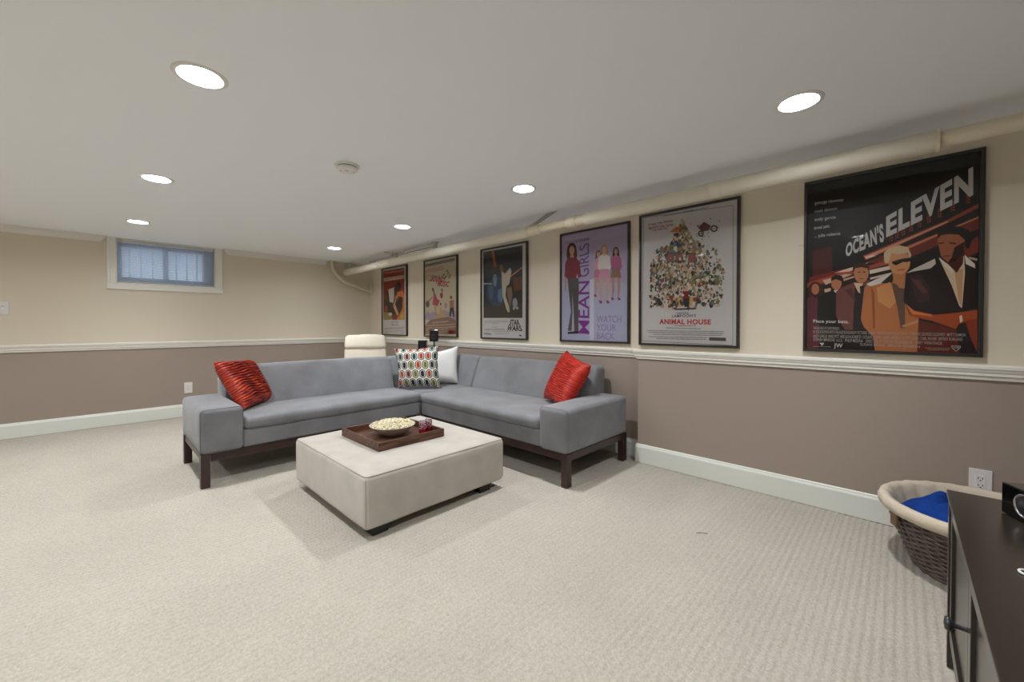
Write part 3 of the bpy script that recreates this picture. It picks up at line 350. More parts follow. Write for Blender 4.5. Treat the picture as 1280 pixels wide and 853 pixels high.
[(2, '8e1f22', 'It was the Deltas', (0.0763, 0.937), (0.2642, 0.939), (0.2641, 0.9587), (0.0762, 0.9576), 1), (2, '8e1f22', 'against the rules...', (0.0764, 0.912), (0.2912, 0.909), (0.2911, 0.9286), (0.0763, 0.9326), 1), (2, '8e1f22', 'the rules lost!', (0.1133, 0.89), (0.2287, 0.8914), (0.2286, 0.9098), (0.1132, 0.9089), 1), (2, '3a3164', 'NATIONAL', (0.3033, 0.2395), (0.3924, 0.2393), (0.3923, 0.2544), (0.3032, 0.2549), 1), (2, '3a3164', "LAMPOON'S", (0.2639, 0.2161), (0.439, 0.218), (0.4389, 0.2384), (0.2638, 0.2373), 1), (2, 'b02a26', 'ANIMAL HOUSE', (0.1665, 0.1681), (0.5419, 0.1649), (0.5417, 0.1981), (0.1663, 0.2043), 2)],
[(1,'6a6660',(0.1963,0.991),(0.3379,0.9868),0.0072),(1,'6a6660',(0.4278,0.9913),(0.5242,0.9909),0.0068),(1,'3c3a38',(0.3434,0.9885),(0.4213,0.9899),0.0111),(2,'7a4a40',(0.2827,0.151),(0.442,0.1514),0.007),(2,'66625e',(0.2182,0.1351),(0.4786,0.1285),0.0071),(2,'66625e',(0.0678,0.1119),(0.628,0.1102),0.0074),(2,'66625e',(0.0803,0.0973),(0.6281,0.0972),0.0074),(2,'66625e',(0.1142,0.0831),(0.6161,0.084),0.0073),(2,'66625e',(0.0836,0.0649),(0.5173,0.066),0.0073),(2,'66625e',(0.1447,0.0516),(0.5174,0.0527),0.0073),(2,'66625e',(0.5738,0.0212),(0.6643,0.0153),0.0053)],[(0.1033, 0.7455), (0.2509, 0.769), (0.3299, 0.9454), (0.4092, 0.7881), (0.4942, 0.7221), (0.4881, 0.6828), (0.5634, 0.6997), (0.6252, 0.5361), (0.62, 0.4068), (0.6026, 0.2968), (0.3309, 0.2738), (0.0947, 0.3064), (0.0815, 0.4984), (0.0963, 0.6146)]),
('120d0c',
[(1,'4c110d',[(0.0436,0.6083),(0.133,0.6279),(0.1378,0.4771),(0.0449,0.4493)]),(2,'7a1a14',[(0.0264,0.4508),(0.196,0.4891),(0.1965,0.4282),(0.0269,0.3868)]),(1,'8c3a28',[(0.2744,0.5537),(0.6,0.6984),(0.7035,0.7607),(0.7037,0.7386),(0.6079,0.6855),(0.2874,0.5268)]),(2,'d08a68',[(0.2808,0.547),(0.6001,0.693),(0.6001,0.6854),(0.2874,0.531)]),(1,'6e2416',[(0.2875,0.5141),(0.7041,0.698),(0.7048,0.6353),(0.4795,0.5293),(0.3867,0.4953)]),(2,'c07452',[(0.4448,0.5777),(0.7032,0.6952),(0.7032,0.6879),(0.4564,0.5682)]),(1,'7a2818',[(0.6552,0.5573),(0.7051,0.6021),(0.7059,0.5209),(0.6608,0.4966)]),(2,'c8a890',[(0.6732,0.5011),(0.7029,0.4881),(0.7005,0.4773),(0.6758,0.4912)]),(2,'a04a34',[(0.0155,0.415),(0.1961,0.4717),(0.3865,0.5158),(0.3867,0.4953),(0.1963,0.4456),(0.0157,0.3875)]),(3,'dcc4b0',[(0.1483,0.4673),(0.2619,0.5041),(0.3002,0.5127),(0.2162,0.4699)]),(3,'d0a890',[(0.0923,0.4275),(0.1962,0.4561),(0.2297,0.4514),(0.1068,0.3996)]),(3,'e0c8b8',[(0.3019,0.4688),(0.3868,0.4854),(0.3917,0.4661),(0.304,0.4467)]),(3,'d0b4a4',[(0.3042,0.4265),(0.4109,0.4521),(0.411,0.4423),(0.3074,0.4153)]),(3,'c89c84',[(0.1897,0.4288),(0.2363,0.4423),(0.2364,0.432),(0.1898,0.4157)]),(3,'cfa48c',[(0.0999,0.3732),(0.1316,0.3801),(0.1318,0.358),(0.1036,0.3551)]),(2,'7a2418',[(0.3814,0.67),(0.3874,0.6715),(0.3879,0.6182),(0.382,0.6158)]),(3,'c0604a',[(0.391,0.6684),(0.3952,0.6694),(0.3953,0.6629),(0.3911,0.6619)]),(3,'c0604a',[(0.3912,0.6545),(0.3953,0.6555),(0.3954,0.649),(0.3912,0.648)]),(3,'c0604a',[(0.3913,0.6406),(0.3955,0.6416),(0.3955,0.6351),(0.3914,0.6341)]),(3,'c0604a',[(0.3914,0.6267),(0.3956,0.6277),(0.3957,0.6212),(0.3915,0.6202)]),(2,'7a2418',[(0.4052,0.6821),(0.4111,0.6836),(0.4116,0.6307),(0.4057,0.6284)]),(3,'c0604a',[(0.4147,0.6806),(0.4188,0.6815),(0.4188,0.675),(0.4147,0.6741)]),(3,'c0604a',[(0.4148,0.6668),(0.4189,0.6677),(0.4189,0.6613),(0.4148,0.6603)]),(3,'c0604a',[(0.4149,0.653),(0.419,0.6539),(0.4191,0.6475),(0.415,0.6465)]),(3,'c0604a',[(0.415,0.6392),(0.4191,0.6402),(0.4192,0.6337),(0.4151,0.6327)]),(2,'7a2418',[(0.4297,0.6947),(0.4355,0.6961),(0.436,0.6437),(0.4302,0.6414)]),(3,'c0604a',[(0.4391,0.6931),(0.4431,0.6941),(0.4432,0.6876),(0.4391,0.6867)]),(3,'c0604a',[(0.4392,0.6794),(0.4432,0.6804),(0.4433,0.6739),(0.4392,0.673)]),(3,'c0604a',[(0.4393,0.6657),(0.4434,0.6667),(0.4434,0.6603),(0.4394,0.6593)]),(3,'c0604a',[(0.4394,0.652),(0.4435,0.653),(0.4435,0.6466),(0.4395,0.6456)]),(2,'7a2418',[(0.4602,0.7103),(0.4659,0.7117),(0.4664,0.6598),(0.4607,0.6575)]),(3,'c0604a',[(0.4693,0.7087),(0.4733,0.7096),(0.4733,0.7032),(0.4694,0.7023)]),(3,'c0604a',[(0.4694,0.6951),(0.4734,0.6961),(0.4735,0.6897),(0.4695,0.6888)]),(3,'c0604a',[(0.4696,0.6816),(0.4735,0.6825),(0.4736,0.6761),(0.4696,0.6752)]),(3,'c0604a',[(0.4697,0.668),(0.4737,0.669),(0.4737,0.6626),(0.4698,0.6616)]),(2,'7a2418',[(0.4911,0.7262),(0.4967,0.7275),(0.4972,0.6761),(0.4916,0.6739)]),(3,'c0604a',[(0.5001,0.7245),(0.504,0.7254),(0.504,0.7191),(0.5002,0.7182)]),(3,'c0604a',[(0.5002,0.7111),(0.5041,0.712),(0.5042,0.7057),(0.5003,0.7048)]),(3,'c0604a',[(0.5003,0.6977),(0.5042,0.6986),(0.5043,0.6923),(0.5004,0.6914)]),(3,'c0604a',[(0.5005,0.6843),(0.5044,0.6852),(0.5044,0.6789),(0.5005,0.6779)]),(2,'7a2418',[(0.5258,0.744),(0.5313,0.7453),(0.5318,0.6944),(0.5264,0.6923)]),(3,'c0604a',[(0.5346,0.7423),(0.5384,0.7431),(0.5385,0.7369),(0.5347,0.736)]),(3,'c0604a',[(0.5347,0.729),(0.5385,0.7299),(0.5386,0.7236),(0.5348,0.7228)]),(3,'c0604a',[(0.5349,0.7157),(0.5387,0.7166),(0.5387,0.7104),(0.5349,0.7095)]),(3,'c0604a',[(0.535,0.7025),(0.5388,0.7033),(0.5388,0.6971),(0.535,0.6962)]),(2,'7a2418',[(0.5646,0.7638),(0.5699,0.765),(0.5704,0.7149),(0.5651,0.7128)]),(3,'c0604a',[(0.5731,0.7621),(0.5768,0.7629),(0.5768,0.7567),(0.5731,0.7559)]),(3,'c0604a',[(0.5732,0.749),(0.5769,0.7498),(0.577,0.7436),(0.5733,0.7428)]),(3,'c0604a',[(0.5733,0.7359),(0.577,0.7367),(0.5771,0.7306),(0.5734,0.7297)]),(3,'c0604a',[(0.5735,0.7228),(0.5772,0.7236),(0.5772,0.7175),(0.5735,0.7166)]),(2,'7a2418',[(0.61,0.7871),(0.6152,0.7883),(0.6157,0.7389),(0.6105,0.7369)]),(3,'c0604a',[(0.6183,0.7853),(0.6219,0.7861),(0.6219,0.78),(0.6184,0.7793)]),(3,'c0604a',[(0.6184,0.7724),(0.622,0.7732),(0.6221,0.7672),(0.6185,0.7664)]),(3,'c0604a',[(0.6185,0.7595),(0.6221,0.7603),(0.6222,0.7543),(0.6186,0.7535)]),(3,'c0604a',[(0.6187,0.7466),(0.6223,0.7474),(0.6223,0.7414),(0.6187,0.7406)]),(2,'7a2418',[(0.6621,0.8138),(0.6671,0.8149),(0.6675,0.7664),(0.6626,0.7644)]),(3,'c0604a',[(0.6701,0.812),(0.6735,0.8127),(0.6736,0.8067),(0.6701,0.806)]),(3,'c0604a',[(0.6702,0.7993),(0.6737,0.8),(0.6737,0.7941),(0.6703,0.7933)]),(3,'c0604a',[(0.6703,0.7866),(0.6738,0.7874),(0.6738,0.7814),(0.6704,0.7807)]),(3,'c0604a',[(0.6704,0.774),(0.6739,0.7747),(0.674,0.7688),(0.6705,0.768)]),(4,'3a1812',[(0.0942,0.3628),(0.0909,0.338),(0.0811,0.3185),(0.0666,0.308),(0.0503,0.3086),(0.0355,0.3205),(0.025,0.3414),(0.0211,0.367),(0.0246,0.3922),(0.0347,0.4118),(0.0494,0.422),(0.0657,0.4208),(0.0803,0.4086),(0.0905,0.3879)]),(6,'b06a4c',[(0.0768,0.3764),(0.0751,0.362),(0.07,0.3507),(0.0624,0.3446),(0.054,0.3451),(0.0463,0.352),(0.0408,0.364),(0.0388,0.3787),(0.0406,0.3932),(0.0458,0.4046),(0.0534,0.4106),(0.0619,0.41),(0.0695,0.403),(0.0749,0.391)]),(5,'5c2430',[(0.0162,0.3233),(0.0421,0.3358),(0.0933,0.3018),(0.0796,0.2122),(0.0778,-0.0001),(0.0188,0.0018)]),(5,'0d0c0e',[(0.0714,0.3343),(0.1387,0.3664),(0.1665,0.356),(0.1918,0.3415),(0.1987,0.1669),(0.067,0.1671)]),(7,'b4724e',[(0.1818,0.4075),(0.1795,0.3887),(0.1728,0.3739),(0.163,0.3661),(0.1519,0.3667),(0.1418,0.3759),(0.1347,0.3917),(0.1321,0.4111),(0.1344,0.4302),(0.1412,0.445),(0.1512,0.4527),(0.1622,0.4518),(0.1722,0.4425),(0.1792,0.4267)]),(8,'1a100c',[(0.1313,0.4201),(0.1346,0.4464),(0.1553,0.4561),(0.1828,0.4468),(0.1898,0.42),(0.1867,0.3897),(0.1797,0.4164),(0.1555,0.4297)]),(6,'cfc6bc',[(0.1436,0.3635),(0.1712,0.3689),(0.1714,0.3425),(0.1562,0.3478)]),(6,'6b3a34',[(0.1562,0.3566),(0.1766,0.3773),(0.2334,0.4038),(0.3074,0.4153),(0.2827,0.3366),(0.2781,0.1327),(0.199,0.132),(0.1574,0.2111)]),(7,'17121a',[(0.2402,0.3733),(0.2823,0.3833),(0.2845,0.1328),(0.2338,0.1323)]),(8,'d2b294',[(0.2354,0.4037),(0.2758,0.3965),(0.2666,0.3375),(0.2535,0.351)]),(9,'121014',[(0.2617,0.3804),(0.2784,0.3861),(0.2725,0.3287),(0.2647,0.3376)]),(7,'4e2826',[(0.1971,0.3629),(0.227,0.3741),(0.2475,0.2956),(0.2342,0.3048)]),(9,'b97a52',[(0.2995,0.4521),(0.2966,0.4282),(0.2879,0.4095),(0.2752,0.3996),(0.2608,0.4007),(0.2476,0.4125),(0.2384,0.433),(0.2349,0.4579),(0.2379,0.4822),(0.2469,0.501),(0.2598,0.5105),(0.2742,0.509),(0.2872,0.4969),(0.2962,0.4766)]),(10,'3a2014',[(0.2309,0.4599),(0.2306,0.4944),(0.2488,0.514),(0.2811,0.5148),(0.3017,0.4915),(0.3008,0.4537),(0.2942,0.4796),(0.2685,0.4889),(0.2425,0.4863)]),(10,'5a2c1c',[(0.2525,0.4649),(0.2635,0.4656),(0.2636,0.4596),(0.2526,0.458)]),(10,'5a2c1c',[(0.2739,0.4646),(0.2867,0.4617),(0.2868,0.4558),(0.2739,0.4587)]),(10,'8a4a34',[(0.2593,0.4275),(0.2787,0.4251),(0.2781,0.4201),(0.26,0.4224)]),(7,'b26c3c',[(0.2811,0.3707),(0.3013,0.3989),(0.3872,0.4362),(0.4491,0.4244),(0.4868,0.3576),(0.5008,0.1823),(0.4991,0.0114),(0.33,0.0032),(0.3229,0.0911),(0.2812,0.1498),(0.2679,0.1924)]),(8,'d6cdc0',[(0.2886,0.3914),(0.3263,0.4138),(0.3901,0.4458),(0.3946,0.4126),(0.3512,0.3911),(0.3078,0.3774)]),(8,'8c4a26',[(0.3077,0.3858),(0.3239,0.3345),(0.3287,0.1416),(0.3212,0.1415),(0.3145,0.3265)]),(8,'1e1412',[(0.3512,0.3928),(0.3961,0.4452),(0.4022,0.4283),(0.3966,0.392),(0.3726,0.3896)]),(8,'5c443a',[(0.3948,0.3921),(0.4468,0.3602),(0.4489,0.1423),(0.4326,0.1422),(0.4187,0.248)]),(9,'b4744c',[(0.393,0.4619),(0.4489,0.4486),(0.4469,0.3561),(0.4235,0.3616),(0.4024,0.4079)]),(9,'c08a64',[(0.4371,0.1584),(0.4969,0.1863),(0.4998,0.1744),(0.4401,0.1463)]),(8,'c88a52',[(0.3329,0.3674),(0.3876,0.3968),(0.4124,0.289),(0.389,0.2489),(0.3398,0.2919)]),(10,'c98c5e',[(0.4662,0.495),(0.4623,0.4669),(0.4507,0.4451),(0.4336,0.4338),(0.4143,0.4355),(0.3966,0.45),(0.3841,0.4746),(0.3794,0.5043),(0.3835,0.533),(0.3956,0.5549),(0.4131,0.5656),(0.4324,0.5632),(0.4497,0.5482),(0.4618,0.5239)]),(11,'cbb08a',[(0.3623,0.5143),(0.3619,0.5598),(0.3858,0.5855),(0.4213,0.593),(0.4563,0.5762),(0.4693,0.5346),(0.4655,0.515),(0.4537,0.5485),(0.4218,0.5443),(0.3921,0.552),(0.3806,0.5041),(0.3716,0.4969)]),(12,'120c0a',[(0.3937,0.5068),(0.4337,0.5186),(0.4671,0.5204),(0.4673,0.5012),(0.4455,0.4972),(0.4397,0.5018),(0.4106,0.4846),(0.3974,0.4942)]),(12,'9a5438',[(0.4167,0.4613),(0.4459,0.4633),(0.4459,0.4569),(0.4179,0.4547)]),(9,'1d1116',[(0.449,0.4365),(0.4802,0.4576),(0.573,0.5028),(0.6607,0.5079),(0.6967,0.4703),(0.7062,0.0178),(0.5937,0.0122),(0.5492,0.1898),(0.4655,0.2147),(0.4416,0.2959)]),(10,'ccc0b2',[(0.4507,0.4388),(0.4802,0.46),(0.5569,0.5046),(0.5599,0.4772),(0.5412,0.4557),(0.4803,0.4457)]),(10,'3a2228',[(0.4635,0.4232),(0.5029,0.4278),(0.5422,0.3541),(0.5374,0.284),(0.4932,0.2778)]),(11,'5c3034',[(0.4693,0.4067),(0.5033,0.3961),(0.5315,0.3313),(0.5151,0.3243)]),(10,'a4461e',[(0.4476,0.2795),(0.4823,0.2383),(0.5598,0.2131),(0.6383,0.2231),(0.704,0.2365),(0.7044,0.1921),(0.6439,0.1662),(0.634,0.1397),(0.5493,0.182),(0.4713,0.2066)]),(11,'d0783c',[(0.4506,0.2713),(0.4823,0.2343),(0.549,0.2132),(0.5491,0.2039),(0.4768,0.2185)]),(10,'5e1c14',[(0.4997,0.1863),(0.634,0.1397),(0.648,0.0149),(0.4958,0.0073)]),(11,'8a2e18',[(0.664,0.1812),(0.7044,0.1921),(0.7062,0.0252),(0.6848,0.0915)]),(12,'dcc8b4',[(0.6446,0.2041),(0.6536,0.2115),(0.6565,0.1813),(0.648,0.17)]),(10,'d9bfa2',[(0.5703,0.507),(0.6022,0.4727),(0.6582,0.5082),(0.6616,0.4216),(0.6533,0.2454),(0.6441,0.257),(0.6163,0.3647)]),(11,'c49a74',[(0.6259,0.4323),(0.6553,0.4447),(0.6522,0.2567),(0.6429,0.2722)]),(11,'e2d6c6',[(0.5702,0.5109),(0.6206,0.448),(0.6183,0.4254),(0.5919,0.4585)]),(11,'e2d6c6',[(0.6596,0.5117),(0.6934,0.4632),(0.696,0.4407),(0.6636,0.4663)]),(11,'4a1e12',[(0.586,0.5282),(0.6578,0.5419),(0.6536,0.4674),(0.6337,0.4241),(0.6022,0.4727)]),(12,'a05a38',[(0.5646,0.6005),(0.5689,0.6461),(0.6082,0.655),(0.6544,0.6324),(0.66,0.5716),(0.6555,0.5197),(0.6356,0.4882),(0.6022,0.4804),(0.5782,0.5138)]),(13,'2c100a',[(0.6247,0.5538),(0.66,0.5791),(0.6555,0.5197),(0.6331,0.4862),(0.6022,0.4789),(0.6149,0.5019)]),(14,'100a08',[(0.5637,0.6315),(0.5715,0.6573),(0.603,0.6635),(0.6441,0.6566),(0.6744,0.6292),(0.6823,0.5833),(0.6728,0.54),(0.6603,0.5491),(0.6589,0.5867),(0.6394,0.616),(0.6033,0.6253),(0.5771,0.6217),(0.5666,0.6079)]),(14,'1c0c08',[(0.5695,0.5843),(0.588,0.5855),(0.5881,0.5786),(0.5696,0.5781)]),(14,'1c0c08',[(0.6064,0.5829),(0.6296,0.5759),(0.6297,0.5683),(0.6064,0.5761)]),(14,'6a2c1c',[(0.5834,0.517),(0.6096,0.5162),(0.6097,0.5101),(0.5846,0.5107)]),(15,'a89c94',[(0.6184,0.0555),(0.6512,0.0551),(0.6503,0.0438),(0.6352,0.0249),(0.6195,0.0441)]),(16,'14100e',[(0.6215,0.0518),(0.6482,0.0513),(0.6472,0.0444),(0.6351,0.0295),(0.6226,0.0449)]),(15,'c8c4c0',[(0.081,0.0533),(0.104,0.0523),(0.0927,0.0339)])],
[(4, 'c4c0be', "OCEAN'S", (0.1974, 0.5585), (0.3625, 0.6282), (0.3555, 0.7201), (0.1988, 0.626), 2), (4, 'c4c0be', 'ELEVEN', (0.3696, 0.6478), (0.6849, 0.8127), (0.6835, 0.9424), (0.3686, 0.7524), 2), (3, 'c8c4c0', 'george clooney', (0.0501, 0.8887), (0.1858, 0.8816), (0.1857, 0.8998), (0.0499, 0.9077), 0), (3, 'c8c4c0', 'matt damon', (0.0505, 0.8381), (0.1562, 0.8362), (0.1561, 0.8546), (0.0503, 0.8571), 0), (3, 'c8c4c0', 'andy garcia', (0.0509, 0.7892), (0.1511, 0.7872), (0.151, 0.8056), (0.0507, 0.8082), 0), (3, 'c8c4c0', 'brad pitt', (0.0499, 0.7387), (0.123, 0.7392), (0.1228, 0.7578), (0.0497, 0.7578), 0), (3, 'c8c4c0', '... julia roberts', (0.0503, 0.6898), (0.1726, 0.6872), (0.1724, 0.7056), (0.0501, 0.7089), 0), (15, 'd0ccc8', 'Place your bets.', (0.0493, 0.1753), (0.2162, 0.1704), (0.216, 0.1877), (0.0492, 0.1935), 1), (15, 'a89c94', 'WARNER BROS. PICTURES PRESENTS', (0.0497, 0.1344), (0.1732, 0.1318), (0.1731, 0.1476), (0.0495, 0.1508), 0), (15, 'a89c94', 'IN ASSOCIATION WITH VILLAGE ROADSHOW PICTURES  A JERRY WEINTRAUB PRODUCTION  STARRING GEORGE CLOONEY  MATT DAMON', (0.0499, 0.1107), (0.6668, 0.1031), (0.6666, 0.1181), (0.0497, 0.1289), 0), (15, 'a89c94', "ANDY GARCIA  BRAD PITT  AND JULIA ROBERTS  OCEAN'S ELEVEN  CASEY AFFLECK  SCOTT CAAN  CARL REINER  JEFFREY KURLAND", (0.0501, 0.0852), (0.657, 0.0803), (0.6568, 0.0953), (0.0499, 0.1034), 0), (15, 'a89c94', 'STEPHEN MIRRIONE  A.C.E.   PHILIP MESSINA   DIRECTED BY STEVEN SODERBERGH   JERRY WEINTRAUB', (0.0502, 0.0633), (0.5869, 0.0582), (0.5868, 0.0737), (0.0501, 0.0815), 0), (15, 'a89c94', 'SUSAN EKINS   BRUCE BERMAN', (0.266, 0.0428), (0.5067, 0.038), (0.5066, 0.0523), (0.2659, 0.0582), 0), (15, 'c8c4c0', 'JW', (0.1485, 0.0289), (0.1898, 0.0287), (0.1896, 0.0515), (0.1484, 0.0519), 1), (17, 'a89c94', 'WB', (0.6247, 0.0397), (0.6452, 0.0398), (0.6451, 0.0496), (0.6246, 0.0496), 1)],
[(15,'a89c94',(0.0505,0.0287),(0.1381,0.0285),0.0037),(15,'a89c94',(0.5261,0.0388),(0.617,0.0378),0.0031),(15,'a89c94',(0.5344,0.0297),(0.6145,0.0301),0.0031)],None),
]
# ================================================================ STRUCTURE
# floor: real loop pile over the part in view, flat carpet beyond it
def build_floor():
    x0, x1, y0, y1 = -4.2, 0.12, -6.9, 0.0
    dx, dy = .0065, .0070
    nx, ny = int(round((x1-x0)/dx)), int(round((y1-y0)/dy))
    xs = x0+np.arange(nx+1)*dx; ys = y0+np.arange(ny+1)*dy
    X, Y = np.meshgrid(xs, ys); rng = np.random.default_rng(3)
    row = np.floor((Y-y0)/.028); ph = (row*0.5 % 1)
    rib = np.abs(np.sin(pi*((Y-y0)/.028)))**.7
    loop = np.abs(np.sin(pi*((X-x0)/.0195+ph)))
    nz = rng.normal(size=X.shape)
    g = (1-rib)*(.30+.70*(1-loop)) + .30*(1-loop)*rib
    Z = -.0005 - .0105*np.minimum(g, 1) + .0005*nz
    Z[0,:] = Z[-1,:] = -.003; Z[:,0] = Z[:,-1] = -.003
    X = X + rng.normal(size=X.shape)*.0006; Y = Y + rng.normal(size=Y.shape)*.0007
    co = np.stack([X, Y, Z], -1).reshape(-1, 3)
    a = np.arange(ny)[:,None]*(nx+1)+np.arange(nx)[None,:]
    q = np.stack([a, a+1, a+nx+2, a+nx+1], -1).reshape(-1, 4)
    ext = np.array([(XL-.1,YF-.1,-.003),(.3,YF-.1,-.003),(.3,y0,-.003),(XL-.1,y0,-.003),(x0,y0,-.003),(x0,.2,-.003),(XL-.1,.2,-.003)])
    n = len(co); co = np.vstack([co, ext]); eq = np.array([(n,n+1,n+2,n+3),(n+3,n+4,n+5,n+6)]); q = np.vstack([q, eq])
    me = bpy.data.meshes.new('floor'); me.vertices.add(len(co)); me.vertices.foreach_set('co', co.ravel().astype(np.float32))
    me.loops.add(q.size); me.loops.foreach_set('vertex_index', q.ravel().astype(np.int32))
    me.polygons.add(len(q)); me.polygons.foreach_set('loop_start', (np.arange(len(q))*4).astype(np.int32))
    me.update(calc_edges=True); me.polygons.foreach_set('use_smooth', np.ones(len(q), bool)); me.materials.append(M['carpet'])
    o = bpy.data.objects.new('floor', me); COL.objects.link(o); o['kind'] = 'structure'
build_floor()
# ceiling with real round holes for the downlights
def build_ceiling():
    b = MB(); R = .071; hs = .10
    X0, X1, Y0, Y1 = XL-.1, .3, YF-.1, .2
    cols = {}
    for x, y in LIGHTS: cols.setdefault(round(x/1.8), []).append((x, y))
    def quad(x0,x1,y0,y1): b.add([(x0,y0,H),(x0,y1,H),(x1,y1,H),(x1,y0,H)], [(0,1,2,3)])
    px_ = X0
    for key in sorted(cols):
        xa0 = min(x for x,_ in cols[key])-hs; xa1 = max(x for x,_ in cols[key])+hs; quad(px_, xa0, Y0, Y1); px_ = xa1; prev = Y0
        for x, y in sorted(cols[key], key=lambda t: t[1]):
            quad(xa0, xa1, prev, y-hs); prev = y+hs
            n = 32; ring = [(x+R*cos(2*pi*k/n), y+R*sin(2*pi*k/n), H) for k in range(n)]; out = []
            for k in range(n):
                c, s_ = cos(2*pi*k/n), sin(2*pi*k/n); m = max(abs(c), abs(s_)); c, s_ = c/m, s_/m
                out.append((x+c*(xa1-x) if c > 0 else x+c*(x-xa0), y+s_*hs, H))
            b.add(ring+out, [(k, n+k, n+(k+1)%n, (k+1)%n) for k in range(n)])
        quad(xa0, xa1, prev, Y1)
    quad(px_, X1, Y0, Y1)
    struct('ceiling', b, 'ceiling', fix=False)
build_ceiling()
ZR = .872      # paint line behind the chair rail
def wall(name, x0, x1, y0, y1, holes=None):
    b = MB(); b.box(x0,x1,y0,y1,-.02,ZR,1)
    if holes:
        a0,a1,c0,c1 = holes
        b.box(x0,a0,y0,y1,ZR,H+.02,0); b.box(a1,x1,y0,y1,ZR,H+.02,0); b.box(a0,a1,y0,y1,ZR,c0,0); b.box(a0,a1,y0,y1,c1,H+.02,0)
    else: b.box(x0,x1,y0,y1,ZR,H+.02,0)
    struct(name, b, ['upper','lower'])
WX0, WX1, WZ0, WZ1 = -2.874, -1.978, 1.570, 2.060
wall('wall_back', XL, JOG, 0, .14, (WX0,WX1,WZ0,WZ1))
wall('wall_right', 0, .25, YF, YJ)
wall('wall_right_recess', JOG, .25, YJ, .14)
wall('wall_left', XL-.12, XL, YF, .14)
wall('wall_front', XL-.12, .25, YF-.12, YF)
# chair rails (stepped moulding)
rail = [(0,.833),(.012,.835),(.014,.850),(.022,.856),(.022,.868),(.026,.873),(.030,.884),(.034,.890),(.034,.903),(.028,.909),(0,.909)]
b = MB(); b.prism(rail, (XL,0,0), (JOG,0,0), side=(0,-1,0)); struct('trim_1', b, 'trim')
b = MB(); b.prism(rail, (0,YF,0), (0,YJ+.03,0), side=(-1,0,0), d1=lambda a,c: -.030+a*.9); struct('trim_2', b, 'trim')
b = MB(); b.prism(rail, (JOG,YJ-.02,0), (JOG,0,0), side=(-1,0,0)); struct('trim_3', b, 'trim')
basep = [(0,0),(.016,0),(.016,.122),(.013,.130),(.010,.134),(.009,.142),(.004,.147),(0,.147)]
b = MB(); b.prism(basep, (XL,0,0), (JOG,0,0), side=(0,-1,0)); struct('baseboard_back', b, 'base')
b = MB(); b.prism(basep, (0,YF,0), (0,YJ+.014,0), side=(-1,0,0)); struct('baseboard_right', b, 'base')
b = MB(); b.prism(basep, (JOG,YJ,0), (JOG,0,0), side=(-1,0,0)); struct('baseboard_recess', b, 'base')
b = MB(); b.prism(basep, (XL,YF,0), (XL,0,0), side=(1,0,0)); struct('baseboard_left', b, 'base')
b = MB(); b.prism(basep, (XL,YF,0), (0,YF,0), side=(0,1,0)); struct('baseboard_front', b, 'base')
crown = [(0,2.002),(.006,2.002),(.010,2.008),(.014,2.014),(.018,2.020),(.030,2.030),(.042,2.040),(.048,2.046),(.050,2.054),(.058,2.058),(.060,2.068),(0,2.068)]
b = MB(); b.prism(crown, (XL,0,0), (-2.945,0,0), side=(0,-1,0), d1=lambda a,c: -(.060-a)*.9); struct('trim_4', b, 'crown')
b = MB(); b.prism(crown, (-1.905,0,0), (-.62,0,0), side=(0,-1,0), d0=lambda a,c: (.060-a)*.9); struct('trim_5', b, 'crown')
# ---------------------------------------------------------------- window: casing, sash, panes
w = bpy.data.objects.new('window_1', None); COL.objects.link(w); w.location = (-2.443, 0, WZ0); w['kind'] = 'structure'
def part(name, mb, mats, parent, label=None, kind=None, fix=False):
    o = obj(name, mb, mats, parent, fix=fix)
    if label: o['label'] = label
    if kind: o['kind'] = kind
    return o
cas = [(0,0),(.016,0),(.018,.006),(.014,.012),(.014,.046),(.020,.052),(.020,.066),(.016,.072),(0,.072)]
b = MB(); b.prism([(a, -c) for a,c in cas], (-2.946,0,WZ0), (-1.906,0,WZ0), side=(0,-1,0)); part('bottom_casing', b, 'trim', w, fix=True)
b = MB(); b.prism([(a, c) for a,c in cas], (-2.874,0,WZ0-.002), (-2.874,0,H), up=(-1,0,0), side=(0,-1,0)); part('side_casing', b, 'trim', w, fix=True)
b = MB(); b.prism([(a, c) for a,c in cas], (-1.978,0,WZ0-.002), (-1.978,0,H), up=(1,0,0), side=(0,-1,0)); part('side_casing', b, 'trim', w, fix=True)
b = MB(); b.box(WX0,WX0+.008,.0,.14,WZ0,WZ1).box(WX1-.008,WX1,.0,.14,WZ0,WZ1).box(WX0,WX1,.0,.14,WZ0-.004,WZ0+.008).box(WX0,WX1,0,.14,WZ1-.008,WZ1); part('jamb_liner', b, 'trim', w)
b = MB(); ys0, ys1 = .095, .125
b.box(WX0+.008,WX0+.050,ys0,ys1,WZ0,WZ1).box(-2.096,WX1-.008,ys0,ys1,WZ0,WZ1).box(WX0+.05,-2.096,ys0,ys1,WZ0+.008,WZ0+.085).box(WX0+.05,-2.096,ys0,ys1,WZ1-.065,WZ1)
b.box(-2.472,-2.423,ys0-.005,ys1,WZ0+.01,WZ1-.01); part('sash_frame', b, 'alu', w)
for px in (-2.762,-2.663,-2.562,-2.347,-2.248,-2.149):
    b = MB(); b.box(px-.007,px+.007,ys0+.004,ys1,WZ0+.085,WZ1-.065); part('muntin', b, 'alu', w)
for a0,a1 in ((WX0+.05,-2.472),(-2.423,-2.096)):
    b = MB(); b.box(a0,a1,.109,.112,WZ0+.085,WZ1-.065); part('pane', b, 'glass', w)
